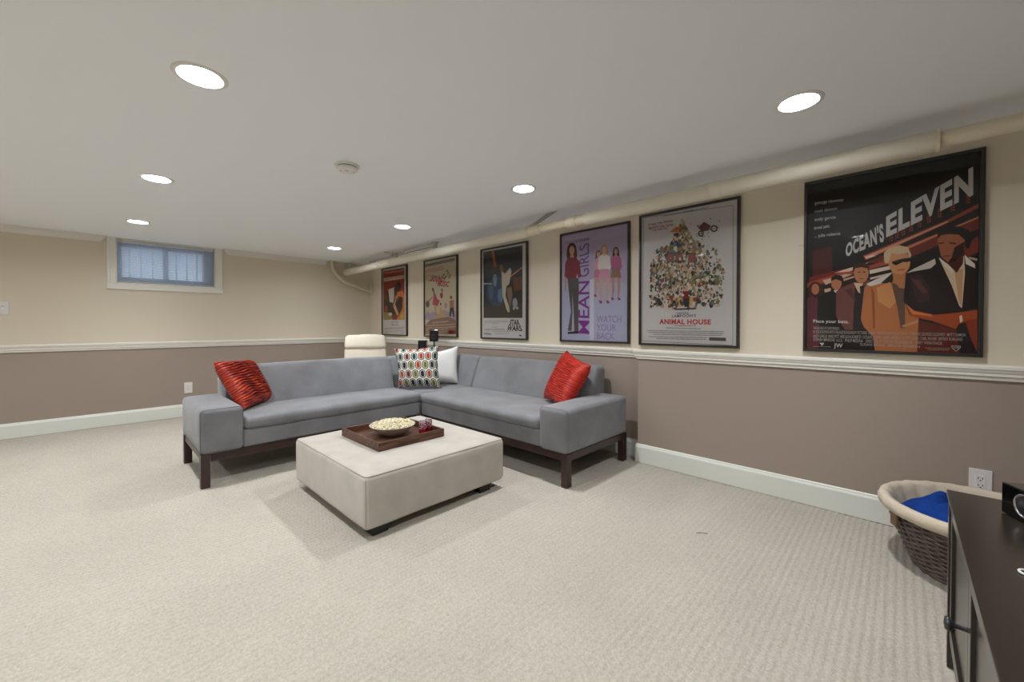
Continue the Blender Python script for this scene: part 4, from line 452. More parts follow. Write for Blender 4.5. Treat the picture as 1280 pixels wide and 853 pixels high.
# venetian blind hung in the opening
bl = thing('venetian_blind', 'pale blue-grey venetian blind lowered in the small high window', 'blind', (-2.443,.03,WZ1-.01))
part('head_rail', MB().bbox(WX0+.012,WX1-.020,.014,.042,WZ1-.040,WZ1-.010,.003), 'alu', bl)
part('bottom_rail', MB().bbox(WX0+.012,WX1-.024,.018,.040,WZ0+.012,WZ0+.024,.003), 'alu', bl)
ns = 23; z_a, z_b = WZ0+.034, WZ1-.050
sp = MB(); hw = .0115; an = math.radians(40)
for i in range(2): pass
b = MB(); pr = []
for k in range(5):
    t = -1+k/2; pr.append((t*hw*cos(an), t*hw*sin(an)+.0012*(1-t*t)))
pr2 = pr+[(a, c-.0006) for a,c in pr[::-1]]
b.prism(pr2, (WX0+.013,.028,z_a), (WX1-.024,.028,z_a), side=(0,-1,0)); first = part('slat', b, 'slat', bl, fix=True)
for i in range(1, ns):
    c = first.copy(); COL.objects.link(c); c.parent = bl; c.location = (0,0,(z_b-z_a)*i/(ns-1)); c.rotation_euler = (0,0,0)
for cx_ in (-2.70,-2.20):
    part('ladder_cord', MB().tube([(cx_,.0155,WZ0+.02),(cx_,.0155,WZ1-.03)], .0012, 6), 'cord', bl)
part('pull_cord', MB().tube([(-2.10,.012,WZ1-.04),(-2.098,.012,WZ0+.05)], .0013, 6), 'cord', bl)
# concrete window well outside
b = MB(); b.box(-3.2,-1.6,.9,1.0,1.0,1.66).box(-3.3,-3.2,.14,1.0,1.0,1.66).box(-1.6,-1.5,.14,1.0,1.0,1.66).box(-3.3,-1.5,.14,1.0,.95,1.0)
M['concrete'] = mat('concrete', (0.35,0.37,0.40), .9, bump=(20,.3,.01), var=(6,.8,(0.25,0.27,0.30)))
struct('window_well', b, 'concrete')
# ================================================================ DOWNLIGHTS
lens_lab = {0:'nearest recessed downlight left of the smoke detector, largest on the left', 1:'middle recessed downlight of the left row, beside the smoke detector',
 2:'recessed downlight just in front of the small window', 3:'recessed downlight nearest the camera above the large black film poster', 4:'recessed downlight above the space in front of the lavender poster',
 5:'recessed downlight above the corner of the grey sofa, third in the right row', 6:'farthest recessed downlight, near the bent pipe in the corner', 7:'first recessed downlight of the left row, almost above the camera',
 8:'recessed downlight by the back wall, left of the view', 9:'recessed downlight left of the view, second from the back wall', 10:'recessed downlight left of the view, third from the back wall', 11:'recessed downlight left of the view, farthest from the back wall'}
proto = None
for i, (x, y) in enumerate(LIGHTS):
    if proto is None:
        t = thing('recessed_downlight', lens_lab[i], 'ceiling light', (x,y,H), 'recessed ceiling downlights'); proto = t
        part('trim_ring', MB().lathe([(.0700,.0),(.0705,-.004),(.076,-.0065),(.086,-.0045),(.090,-.001),(.090,.0)], (x,y,H), 40), 'plastic', t, fix=True)
        part('baffle', MB().lathe([(.0705,-.003),(.069,.006),(.066,.014),(.063,.020)], (x,y,H), 40), 'baffle', t)
        n = 32; part('lens', MB().add([(x+.062*cos(2*pi*k/n), y+.062*sin(2*pi*k/n), H+.018) for k in range(n)], [list(range(n))[::-1]]), 'lens', t)
        ld = bpy.data.lights.new('beam', 'SPOT'); ld.energy = BEAM; ld.spot_size = math.radians(118); ld.spot_blend = 1.0; ld.shadow_soft_size = .022; ld.color = (0.97,0.985,1.0)
        lo = bpy.data.objects.new('beam', ld); COL.objects.link(lo); lo.parent = t; lo.location = (0,0,.012)
        part('housing', MB().lathe([(.0705,.0),(.0705,.05),(.001,.05)], (x,y,H), 32), 'plastic', t)
    else:
        c = copy_tree(proto); c.location = (x,y,H); c['label'] = lens_lab.get(i, 'recessed downlight in the part of the room outside the view')
# smoke detector
x, y = -1.979, -3.811
t = thing('smoke_detector', 'round white smoke detector on the ceiling', 'smoke detector', (x,y,H))
part('mounting_base', MB().lathe([(0,0),(.070,0),(.071,-.006),(.064,-.010),(0,-.010)], (x,y,H), 36), 'plastic', t, fix=True)
part('body', MB().lathe([(0,-.0145),(.059,-.0145),(.061,-.018),(.060,-.026),(.052,-.034),(.030,-.038),(0,-.038)], (x,y,H), 36), 'plastic', t, fix=True)
part('vent_gap', MB().lathe([(0,-.010),(.056,-.010),(.056,-.0145),(0,-.0145)], (x,y,H), 36), 'slot', t, fix=True)
part('test_button', MB().lathe([(0,-.037),(.010,-.037),(.010,-.041),(0,-.041)], (x-.01,y-.02,H), 16), 'plate', t, fix=True)
for dx,dy in ((-.035,.012),(.030,-.018)): part('sounder_slot', MB().lathe([(0,-.0368),(.004,-.0368),(.004,-.0375),(0,-.0375)], (x+dx,y+dy,H), 10), 'slot', t, fix=True)
# ================================================================ POSTERS
FONT = {}
def glyph(txt, bold):
    key = (txt, bold)
    if key in FONT: return FONT[key]
    cu = bpy.data.curves.new('t', 'FONT'); cu.body = txt; cu.fill_mode = 'FRONT'; cu.resolution_u = 5
    cu.offset = {0:.004, 1:.020, 2:.042, 3:.010}[int(bold)]; cu.space_character = {0:1.0, 1:1.08, 2:1.10, 3:1.0}[int(bold)]
    o = bpy.data.objects.new('t', cu); COL.objects.link(o); dg = bpy.context.evaluated_depsgraph_get(); dg.update()
    me = o.evaluated_get(dg).to_mesh(); vs = [tuple(q.co)[:2] for q in me.vertices]; fs = [list(p_.vertices) for p_ in me.polygons]
    o.evaluated_get(dg).to_mesh_clear(); bpy.data.objects.remove(o); bpy.data.curves.remove(cu)
    x0 = min(v[0] for v in vs); x1 = max(v[0] for v in vs); lower = not txt.isupper() and any(ch.islower() for ch in txt)
    asc = any(ch in 'bdfhklt' or ch.isupper() for ch in txt)
    h = .70
    FONT[key] = ([((v[0]-x0)/(x1-x0), v[1]/h) for v in vs], fs); return FONT[key]
POST = [
 dict(x=JOG, y=-.400, lab='framed red film poster on the cream wall, farthest and smallest of the row'),
 dict(x=JOG, y=-1.555, lab='framed cream film poster with pink lettering above the small black speakers'),
 dict(x=JOG, y=-2.713, lab='framed dark film poster with a white lower band and black title'),
 dict(x=JOG, y=-3.860, lab='framed lavender film poster with purple sideways title and women figures'),
 dict(x=0, y=-4.715, lab='framed white film poster with a crowded cartoon drawing and red title'),
 dict(x=0, y=-5.793, lab='framed black film poster with men in suits and a slanted silver title, nearest')]
def build_poster(i):
    P_ = POST[i]; bgc, L_, T_, B_, hull = ART[i]; X = P_['x']; Y = P_['y']; Z = .945; Wd, Hh = .724, 1.030
    t = thing('framed_poster', P_['lab'], 'poster', (X, Y-Wd/2, Z), 'framed film posters')
    fw, fd = .017, .030
    b = MB()
    prof = [(0,0),(fd-.004,0),(fd,.004),(fd,fw-.004),(fd-.004,fw),(.010,fw),(0,fw)]
    # four mitred rails
    def railp(a0, a1, inward):
        a0, a1 = Vector(a0), Vector(a1); d = (a1-a0).normalized()
        v = [a0+Vector((-q,0,0))+inward*r+d*r for q,r in prof]+[a1+Vector((-q,0,0))+inward*r-d*r for q,r in prof]; n = len(prof)
        b.add(v, [(k,(k+1)%n,n+(k+1)%n,n+k) for k in range(n)]+[list(range(n))[::-1], list(range(n,2*n))])
    A0, A1, A2, A3 = (X,Y,Z), (X,Y-Wd,Z), (X,Y-Wd,Z+Hh), (X,Y,Z+Hh)
    railp(A0,A1,Vector((0,0,1))); railp(A1,A2,Vector((0,1,0))); railp(A2,A3,Vector((0,0,-1))); railp(A3,A0,Vector((0,-1,0)))
    part('frame', b, 'frame', t, fix=True)
    # print
    vs, fs, cs = [], [], []; nn = [0]
    def poly(l, col, pts, faces=None):
        o = len(vs)
        for u, v in pts: vs.append((X-.0150-.00014*l-nn[0]*1.2e-6, Y-min(max(u,.008),Wd-.008), Z+min(max(v,.008),Hh-.008)))
        c = lin(col); nn[0] += 1
        for f in (faces or [list(range(len(pts)))]): fs.append([k+o for k in f]); cs.append(c)
    poly(0, bgc, [(.01,.01),(Wd-.01,.01),(Wd-.01,Hh-.01),(.01,Hh-.01)])
    for l, c, pts in L_:
        if hull and l >= 3: l += 10
        poly(l, c, pts)
    for l, c, txt, bl_, br, tr, tl, bold in T_:
        g, gf = glyph(txt, bold)
        pl_ = [tuple((bl_[k]*(1-u)+br[k]*u)*(1-v)+(tl[k]*(1-u)+tr[k]*u)*v for k in (0,1)) for u, v in g]; keep = nn[0]
        for q, f in enumerate(gf): nn[0] = keep+q % 90; poly(l, c, [pl_[k] for k in f])
        nn[0] = keep+1
    rnd = random.Random(i+5)
    for l, c, a, e, h in B_:                       # rows of print too small to read
        ln = math.hypot(e[0]-a[0], e[1]-a[1]); s_ = 0
        while s_ < ln-.004:
            w_ = min(rnd.uniform(.003,.008), ln-s_); f0, f1 = s_/ln, (s_+w_)/ln
            q0 = (a[0]+(e[0]-a[0])*f0, a[1]+(e[1]-a[1])*f0); q1 = (a[0]+(e[0]-a[0])*f1, a[1]+(e[1]-a[1])*f1)
            hh = abs(h)*rnd.uniform(.75,1)
            poly(l, c, [q0,q1,(q1[0],q1[1]+hh),(q0[0],q0[1]+hh)]); s_ += w_+rnd.uniform(.0015,.0035)
    if hull:
        def inside(u, v):
            r = False
            for k in range(len(hull)):
                (x1,y1),(x2,y2) = hull[k], hull[k-1]
                if (y1 > v) != (y2 > v) and u < (x2-x1)*(v-y1)/(y2-y1)+x1: r = not r
            return r
        us = [q[0] for q in hull]; ws = [q[1] for q in hull]; pal = ['1e1b19','3a322b','5c4a3a','7d3a30','8c8452','b0936a','c9a98a','cfc6b8','4f5f6c','6b6f4a','a0703a','2f4038','d8d2c6','a88f78']
        n = 0
        while n < 1150:
            u, v = rnd.uniform(min(us),max(us)), rnd.uniform(min(ws),max(ws))
            if not inside(u, v): continue
            n += 1; r = rnd.uniform(.004,.016); k = rnd.randint(4,7); a0 = rnd.uniform(0,6)
            poly(rnd.choice((2,2,3,5)), rnd.choice(pal), [(u+r*rnd.uniform(.5,1.2)*cos(a0+2*pi*j/k), v+r*rnd.uniform(.6,1.6)*sin(a0+2*pi*j/k)) for j in range(k)])
        for j in range(46):
            u, v = .50+rnd.gauss(0,.045), .83+rnd.gauss(0,.04); r = rnd.uniform(.002,.006)
            poly(6, rnd.choice(['2a2624','6a625a','4c3a30']), [(u-r,v),(u,v-r),(u+r,v),(u,v+r)])
    me = bpy.data.meshes.new('print'); base = Vector((X, Y-Wd/2, Z)); me.from_pydata([tuple(Vector(q)-base) for q in vs], [], fs); me.materials.append(M['ink'])
    ca = me.color_attributes.new('ink', 'FLOAT_COLOR', 'CORNER'); buf = []
    for p_ in me.polygons: buf += (list(cs[p_.index])+[1.0])*p_.loop_total
    ca.data.foreach_set('color', buf); me.update()
    o = bpy.data.objects.new('print', me); COL.objects.link(o); o.parent = t
    part('glazing', MB().box(X-.0225,X-.0205,Y-Wd+.012,Y-.012,Z+.012,Z+Hh-.012), 'glass', t)
    part('backing', MB().box(X-.0140,X-.002,Y-Wd+.008,Y-.008,Z+.008,Z+Hh-.008), 'frame', t)
for i in range(6): build_poster(i)
# painted access panel behind the nearest poster
t = tag(obj('access_panel', MB().box(-.009,.0,-5.791,-5.767,1.60,2.035).box(-.009,.0,-6.16,-5.791,1.979,2.035), 'upper', None, (0,-5.96,1.6)), 'tan painted access panel edge showing behind the black framed poster', 'wall panel')
# ================================================================ PIPES
PX = -.37
def pz(y): return 1.947+(y+6.33)*(-.0068)     # the drain falls towards the far corner
def run(y0, y1, r, m, n=28, name='pipe_section', cut=False):
    return (name, [(PX,y0,pz(y0)), (PX,(y0+y1)/2,pz((y0+y1)/2)), (PX,y1,pz(y1))], r, m)
t = thing('drain_pipe', 'long cream painted drain pipe running under the ceiling above the posters', 'pipe', (PX,-3.3,pz(-3.3)))
secs = [('thin_pipe',-8.15,-6.335,.036,'pipe'),('insulated_pipe',-6.335,-5.415,.048,'wrap'),('coupling',-5.43,-5.365,.0500,'wrap'),('insulated_pipe',-5.37,-4.44,.048,'wrap'),
 ('sleeve',-4.44,-4.345,.040,'pipe'),('coupling',-4.362,-4.320,.047,'pipe'),('coupling',-4.325,-4.268,.044,'pipe'),('thin_pipe',-4.27,-3.97,.034,'pipe'),('coupling',-3.985,-3.935,.044,'pipe'),
 ('sleeve',-3.94,-3.845,.041,'pipe'),('coupling',-3.85,-3.825,.048,'pipe'),('insulated_pipe',-3.83,-1.22,.047,'wrap'),('coupling',-1.24,-1.15,.050,'pipe'),('insulated_pipe',-1.16,-.12,.047,'wrap')]
for nm,y0,y1,r,m in secs:
    part(nm, MB().tube([(PX,y0,pz(y0)),(PX,y0+.004,pz(y0)),(PX,y1-.004,pz(y1)),(PX,y1,pz(y1))], [r-.003,r,r,r-.003], 28), m, t)
part('end_flange', MB().tube([(PX,-6.345,pz(-6.34)),(PX,-6.333,pz(-6.34))], .053, 28), 'pipe', t)
# wire hanger round the drain
b = MB(); y = -1.50; pts = [(PX+.052*sin(a), y, pz(y)-.052*cos(a)) for a in [k*2*pi/20 for k in range(-8,9)]]
pts = [(PX-.02,y,H)]+pts+[(PX+.02,y,H)]; b.tube(pts, .003, 6); part('wire_hanger', b, 'plastic', t)
# strap
b = MB(); sx0, sx1 = -.325, -.365
v = [(sx0,-4.13,H),(sx0,-4.02,H),(sx1,-3.83,pz(-3.9)+.045),(sx1,-3.93,pz(-3.9)+.045)]
b.add(v+[(x_+.004,y_,z_) for x_,y_,z_ in v], [(0,1,2,3),(7,6,5,4),(0,4,5,1),(1,5,6,2),(2,6,7,3),(3,7,4,0)]); part('hanger_strap', b, 'strap', t, 'flat grey metal hanger strap', fix=True)
# small waste pipe across the back corner
t = thing('bent_waste_pipe', 'thin cream pipe bending down from the ceiling in the far corner', 'pipe', (-.45,-.07,1.8))
part('elbow_pipe', MB().tube([(-.560,-.07,H),(-.556,-.07,2.02),(-.552,-.07,1.955),(-.530,-.07,1.90),(-.48,-.07,1.85),(-.435,-.07,1.812),(-.395,-.07,1.775),(-.36,-.07,1.752),(-.30,-.07,1.738)], .023, 16), 'pipe', t)
part('sloping_pipe', MB().tube([(-.30,-.07,1.738),(-.12,-.07,1.688),(.068,-.07,1.622)], .018, 14), 'pipe', t)
part('riser', MB().tube([(.068,-.07,1.61),(.068,-.07,1.775)], .016, 14), 'pipe', t)
for a0,a1 in (((-.557,-.07,2.03),(-.556,-.07,1.99)),((-.548,-.07,1.935),(-.536,-.07,1.91)),((-.46,-.07,1.833),(-.425,-.07,1.803)),((.068,-.07,1.605),(.068,-.07,1.645))):
    part('coupling', MB().tube([a0,a1], .028, 16), 'pipe', t)
part('wall_bracket', MB().bbox(-.30,-.275,-.12,-.001,1.93,2.06,.002), 'conduit', t)
# sprinkler/conduit fitting on the ceiling
t = thing('ceiling_conduit', 'two thin grey conduits on the ceiling ending at a round fitting behind the pipe', 'conduit', (-.28,-2.3,H))
part('round_fitting', MB().lathe([(0,0),(.040,0),(.040,-.010),(.026,-.014),(.026,-.070),(.020,-.078),(0,-.078)], (-.285,-2.32,H), 24), 'conduit', t, fix=True)
part('conduit', MB().tube([(-.31,-2.32,2.045),(-.32,-2.0,2.045),(-.315,-1.72,2.042),(-.28,-1.60,2.035),(-.31,-1.50,2.04),(-.40,-1.35,2.055)], .009, 10), 'conduit', t)
part('conduit', MB().tube([(-.27,-2.32,2.03),(-.25,-1.9,2.03),(-.235,-1.45,2.03),(-.235,-.6,2.03)], .009, 10), 'conduit', t)
part('clamp', MB().bbox(-.30,-.20,-1.36,-1.30,2.015,H-.001,.003), 'conduit', t)
# ================================================================ SOFA
sofa = thing('sectional_sofa', 'L-shaped grey fabric sectional sofa on dark wooden legs', 'sofa', (-.9,-2.5,0))
zb, zs = .225, .372
def P_(n, mb, m='sofa', **k): return part(n, mb, m, sofa, **k)
P_('arm', MB().soft(hx(-2.565,-2.312,-2.862,-2.085,zb,.530), .032, .006, .0012, 1))
P_('arm', MB().soft(hx(-.852,-.030,-4.622,-4.370,zb,.527), .032, .006, .0012, 2))
# bases
P_('seat_base', MB().soft(hx(-2.314,-.800,-2.838,-2.09,zb,.352), .018, 0, .0008, 3))
P_('seat_base', MB().soft(hx(-.796,.015,-2.838,-2.09,zb,.352), .018, 0, .0008, 4))
P_('seat_base', MB().soft(hx(-.828,.015,-4.372,-2.842,zb,.352), .018, 0, .0008, 5))
# seat cushions
P_('seat_cushion', MB().soft(hx(-2.310,-.802,-2.855,-2.27,.350,.438), .036, .012, .0022, 6))
P_('seat_cushion', MB().soft(hx(-.798,-.205,-2.835,-2.27,.350,.436), .036, .010, .0020, 7))
P_('seat_cushion', MB().soft(hx(-.848,-.205,-4.366,-2.846,.350,.438), .036, .012, .0022, 8))
# backs, leaning away from the seat
def backx(x0,x1,seed):     # along x, rear at y -2.085
    hxa = [(x0,-2.355,.40),(x1,-2.355,.40),(x0,-2.085,.40),(x1,-2.085,.40),(x0,-2.215,.758),(x1,-2.215,.758),(x0,-2.085,.752),(x1,-2.085,.752)]
    return MB().soft(hxa, .034, .012, .0020, seed)
def backy(y0,y1,seed):
    hxa = [(-.265,y0,.40),(.018,y0,.40),(-.265,y1,.40),(.018,y1,.40),(-.125,y0,.758),(.018,y0,.752),(-.125,y1,.758),(.018,y1,.752)]
    return MB().soft(hxa, .034, .012, .0020, seed)
P_('backrest', backx(-2.330,-.812,11)); P_('backrest', backx(-.808,.010,12)); P_('backrest', backy(-4.392,-2.905,13)); P_('backrest', backy(-2.902,-2.12,14))
P_('back_panel', MB().soft(hx(-2.314,.015,-2.125,-2.082,zb,.70), .012, 0, 0, 15)); P_('back_panel', MB().soft(hx(-.025,.018,-4.372,-2.09,zb,.70), .012, 0, 0, 16))
# dark wood rails and legs
P_('front_rail', MB().bbox(-2.50,-.86,-2.815,-2.778,.162,.226,.002), 'wood_dark'); P_('side_rail', MB().bbox(-2.555,-2.515,-2.80,-2.10,.180,.226,.002), 'wood_dark')
P_('rear_rail', MB().bbox(-2.50,.0,-2.13,-2.09,.162,.226,.002), 'wood_dark'); P_('front_rail', MB().bbox(-.805,-.765,-4.56,-2.795,.162,.226,.002), 'wood_dark')
P_('side_rail', MB().bbox(-.79,-.04,-4.612,-4.572,.175,.226,.002), 'wood_dark'); P_('rear_rail', MB().bbox(-.035,.005,-4.56,-2.13,.162,.226,.002), 'wood_dark')
for x,y in ((-2.562,-2.858),(-2.562,-2.135),(-.848,-4.618),(-.083,-4.618),(-.87,-2.90),(-.04,-2.14),(-1.6,-2.84),(-.04,-3.4)):
    P_('leg', MB().bbox(x,x+.052,y,y+.052,0,.226,.002), 'wood_dark')
# piping at the arm fronts
def loop_pts(x0,x1,z0,z1,r,fn):
    pts = []
    for cx_,cz_,a0 in ((x1-r,z1-r,0),(x0+r,z1-r,90),(x0+r,z0+r,180),(x1-r,z0+r,270)):
        for k in range(5): a = math.radians(a0+k*22.5); pts.append(fn(cx_+r*cos(a), cz_+r*sin(a)))
    return pts+[pts[0]]
P_('piping', MB().tube(loop_pts(-2.562,-2.315,zb+.003,.527,.028,lambda a,c:(a,-2.848,c)), .0020, 6, cap=False), 'seam')
P_('piping', MB().tube(loop_pts(-4.619,-4.373,zb+.003,.524,.028,lambda a,c:(-.838,a,c)), .0020, 6, cap=False), 'seam')
# ================================================================ OTTOMAN
ot = thing('ottoman', 'large square pale beige suede ottoman with low black feet', 'ottoman', (-1.61,-3.77,0))
x0,x1,y0,y1 = -2.110,-1.118,-4.290,-3.272
part('cushion_body', MB().soft(hx(x0,x1,y0,y1,.052,.336), .028, .006, .0015, 21), 'suede', ot)
def seamtop(zz, ins, rr, r): return MB().tube([(a,c,zz) for a,c,_ in [(*q,0) for q in [(q[0],q[1]) for q in [(x1-ins-rr+rr*cos(t_),y1-ins-rr+rr*sin(t_)) for t_ in [k*pi/8 for k in range(5)]]+[(x0+ins+rr+rr*cos(t_),y1-ins-rr+rr*sin(t_)) for t_ in [pi/2+k*pi/8 for k in range(5)]]+[(x0+ins+rr+rr*cos(t_),y0+ins+rr+rr*sin(t_)) for t_ in [pi+k*pi/8 for k in range(5)]]+[(x1-ins-rr+rr*cos(t_),y0+ins+rr+rr*sin(t_)) for t_ in [1.5*pi+k*pi/8 for k in range(5)]]+[(x1-ins,y1-ins-rr)]]]], r, 6, cap=False)
part('top_piping', seamtop(.3290, .0068, .026, .0026), 'suede_seam', ot)
for cx_,cy_ in ((x0+.0078,y0+.0078),(x0+.0078,y1-.0078),(x1-.0078,y0+.0078)):
    part('corner_seam', MB().tube([(cx_,cy_,.080),(cx_,cy_,.312)], .0024, 6), 'suede_seam', ot)
part('underside', MB().box(x0+.04,x1-.04,y0+.04,y1-.04,.055,.07), 'black', ot)
for x,y in ((-2.075,-4.262),(-1.355,-4.262),(-2.075,-3.40),(-1.355,-3.40)):
    x = -2.05 if x < -2 else -1.30
    part('foot', MB().prism([(0,0),(.09,0),(.095,.058),(-.005,.058)], (x,y+.015,0), (x,y+.105,0), side=(1,0,0)), 'black_leg', ot, fix=True)
# ---------------------------------------------------------------- tray, bowl, popcorn, cans
OT = .3435
tr = thing('serving_tray', 'rectangular walnut serving tray on the ottoman', 'tray', (-1.64,-3.72,OT))
a0,a1,c0,c1 = -1.872,-1.390,-3.980,-3.462; th = .013; zt = OT+.052
part('tray_bottom', MB().box(a0+th,a1-th,c0+th,c1-th,OT+.001,OT+.009), 'walnut', tr)
part('side_panel', MB().bbox(a0,a1,c0,c0+th,OT,zt,.0015), 'walnut', tr); part('side_panel', MB().bbox(a0,a1,c1-th,c1,OT,zt,.0015), 'walnut', tr)
part('end_panel', MB().bbox(a0,a0+th,c0+th,c1-th,OT,zt,.0015), 'walnut', tr); part('end_panel', MB().bbox(a1-th,a1,c0+th,c1-th,OT,zt,.0015), 'walnut', tr)
part('grip', MB().bbox(-1.735,-1.585,c0-.003,c0,OT+.016,OT+.042,.001), 'walnut', tr); part('grip', MB().bbox(-1.735,-1.585,c1,c1+.003,OT+.016,OT+.042,.001), 'walnut', tr)
bx, by, bz = -1.628,-3.712,OT+.009
bowl = tag(obj('popcorn_bowl', MB().lathe([(0,.004),(.055,.004),(.06,0),(.066,.001),(.070,.006),(.10,.022),(.130,.044),(.150,.066),(.153,.070),(.149,.071),(.127,.049),(.097,.028),(.06,.013),(0,.012)], (bx,by,bz), 48), 'ceramic', None, (bx,by,bz), fix=True), 'wide shallow stoneware bowl heaped with popcorn on the walnut tray', 'bowl')
b = MB(); rnd = random.Random(4)
def blob(b, c, r, rnd):
    vs = []; rot = Matrix.Rotation(rnd.uniform(0,6.3), 3, Vector((rnd.uniform(-1,1),rnd.uniform(-1,1),1)).normalized())
    for v in ((0,0,1),(1,0,0),(0,1,0),(-1,0,0),(0,-1,0),(0,0,-1),(.7,.7,.4),(-.7,.7,.3),(-.7,-.7,.4),(.7,-.7,.3)):
        q = rot @ (Vector(v)*r*rnd.uniform(.6,1.25)); vs.append(Vector(c)+q)
    f = [(0,1,6),(0,6,2),(0,2,7),(0,7,3),(0,3,8),(0,8,4),(0,4,9),(0,9,1),(5,6,1),(5,2,6),(5,7,2),(5,3,7),(5,8,3),(5,4,8),(5,9,4),(5,1,9)]
    b.add(vs, f, 0, False)
for k in range(620):
    r = .138*math.sqrt(rnd.random()); a = rnd.uniform(0,6.283); zt_ = bz+.066+.020*(1-(r/.146)**2)+rnd.uniform(-.012,.006)
    blob(b, (bx+r*cos(a),by+r*sin(a),zt_), rnd.uniform(.007,.012), rnd)
n = 24; b.lathe([(.136,.054),(.09,.070),(0,.076)], (bx,by,bz), 24)
tag(obj('popcorn', b, 'popcorn', None, (bx,by,bz+.05)), 'pale yellow popcorn heaped in the shallow bowl', 'popcorn', kind='stuff')
def can(x, y, lab):
    t = thing('soda_can', lab, 'can', (x,y,OT+.009), 'soda cans on the tray'); z = OT+.009
    part('can_body', MB().lathe([(.0200,0),(.0215,.003),(.0250,.009),(.0250,.078),(.0240,.082)], (x,y,z), 28), 'can', t)
    part('can_top', MB().lathe([(.0240,.082),(.0222,.088),(.0216,.090),(.0207,.088),(0,.0875)], (x,y,z), 28), 'can_metal', t)
    part('can_bottom', MB().lathe([(0,.006),(.014,.006),(.020,0)], (x,y,z), 28), 'can_metal', t)
    part('pull_tab', MB().bbox(x-.010,x+.012,y-.005,y+.005,z+.0885,z+.0905,.0008), 'can_metal', t)
can(-1.478,-3.852,'red and white soda can, the front one beside the popcorn bowl')
can(-1.4165,-3.832,'red and white soda can standing behind the other one on the tray')
# ================================================================ PILLOWS
def pillow(name, label, BL, BR, TR, TL, th, m, pleat=None, n=44, sag=.06, group='throw pillows on the grey sofa'):
    BL,BR,TR,TL = map(Vector, (BL,BR,TR,TL)); nrm = (BR-BL).cross(TL-BL).normalized(); c = (BL+BR+TR+TL)/4
    b = MB(); V = []; U = []; rnd = random.Random(name+label); ph = [rnd.uniform(0,6) for _ in range(6)]
    for side in (1,-1):
        for j in range(n+1):
            for i in range(n+1):
                u, v = i/n, j/n; s_, t_ = 2*u-1, 2*v-1
                # edges pull inwards between the corners
                su = s_*(1-sag*(1-t_*t_)**1.0*abs(s_)**3); tv = t_*(1-sag*(1-s_*s_)*abs(t_)**3)
                uu, vv = (su+1)/2, (tv+1)/2
                p_ = (BL*(1-uu)+BR*uu)*(1-vv)+(TL*(1-uu)+TR*uu)*vv
                h = th/2*(max(0,(1-s_**4))*max(0,(1-t_**4)))**.55
                e = min(1, 6*min(u,1-u,v,1-v)); w_ = .0025*sin(7*s_+ph[0]+3*t_)*sin(5*t_+ph[1]-2*s_)*e
                if pleat:
                    f, amp, wob = pleat; w_ += e*amp*sin(2*pi*f*(v+wob*sin(5*u+ph[2])+.5*wob*sin(17*u+9*v+ph[3])))
                V.append(p_+nrm*side*(h+w_)); U.append((u,v))
    N1 = (n+1)*(n+1); F = []
    for j in range(n):
        for i in range(n):
            a = j*(n+1)+i; F.append((a,a+1,a+n+2,a+n+1)); F.append((N1+a,N1+a+n+1,N1+a+n+2,N1+a+1))
    b.add(V, F, 0, True, U)
    # welt along the rim
    o = obj(name, b, m, None, tuple(c)); tag(o, label, 'pillow', group); 
    bmm = bmesh.new(); bmm.from_mesh(o.data); bmesh.ops.remove_doubles(bmm, verts=bmm.verts[:], dist=.0004); bmm.to_mesh(o.data); bmm.free()
    return o
pillow('throw_pillow','crinkled red satin throw pillow leaning on the left arm of the grey sofa',(-2.262,-2.62,.452),(-1.975,-2.275,.452),(-2.10,-2.10,.80),(-2.415,-2.425,.822),.15,'red_a',(19,.0115,.026),n=110,sag=.06)
pillow('throw_pillow','ribbed bright red throw pillow leaning at the right arm under the lavender poster',(-.30,-3.965,.458),(-.515,-4.345,.440),(-.315,-4.46,.785),(-.125,-4.085,.880),.16,'red_b',(24,.0060,.008),n=110,sag=.09)
pillow('throw_pillow','white throw pillow printed with rows of coloured ovals in the sofa corner',(-.868,-2.478,.448),(-.553,-2.80,.448),(-.505,-2.692,.885),(-.845,-2.352,.856),.16,'capsules',None,sag=.11)
pillow('throw_pillow','plain white throw pillow tucked behind the oval-patterned one',(-.560,-2.43,.448),(-.235,-2.685,.450),(-.146,-2.575,.868),(-.47,-2.335,.770),.14,'white_pillow',None,sag=.09)
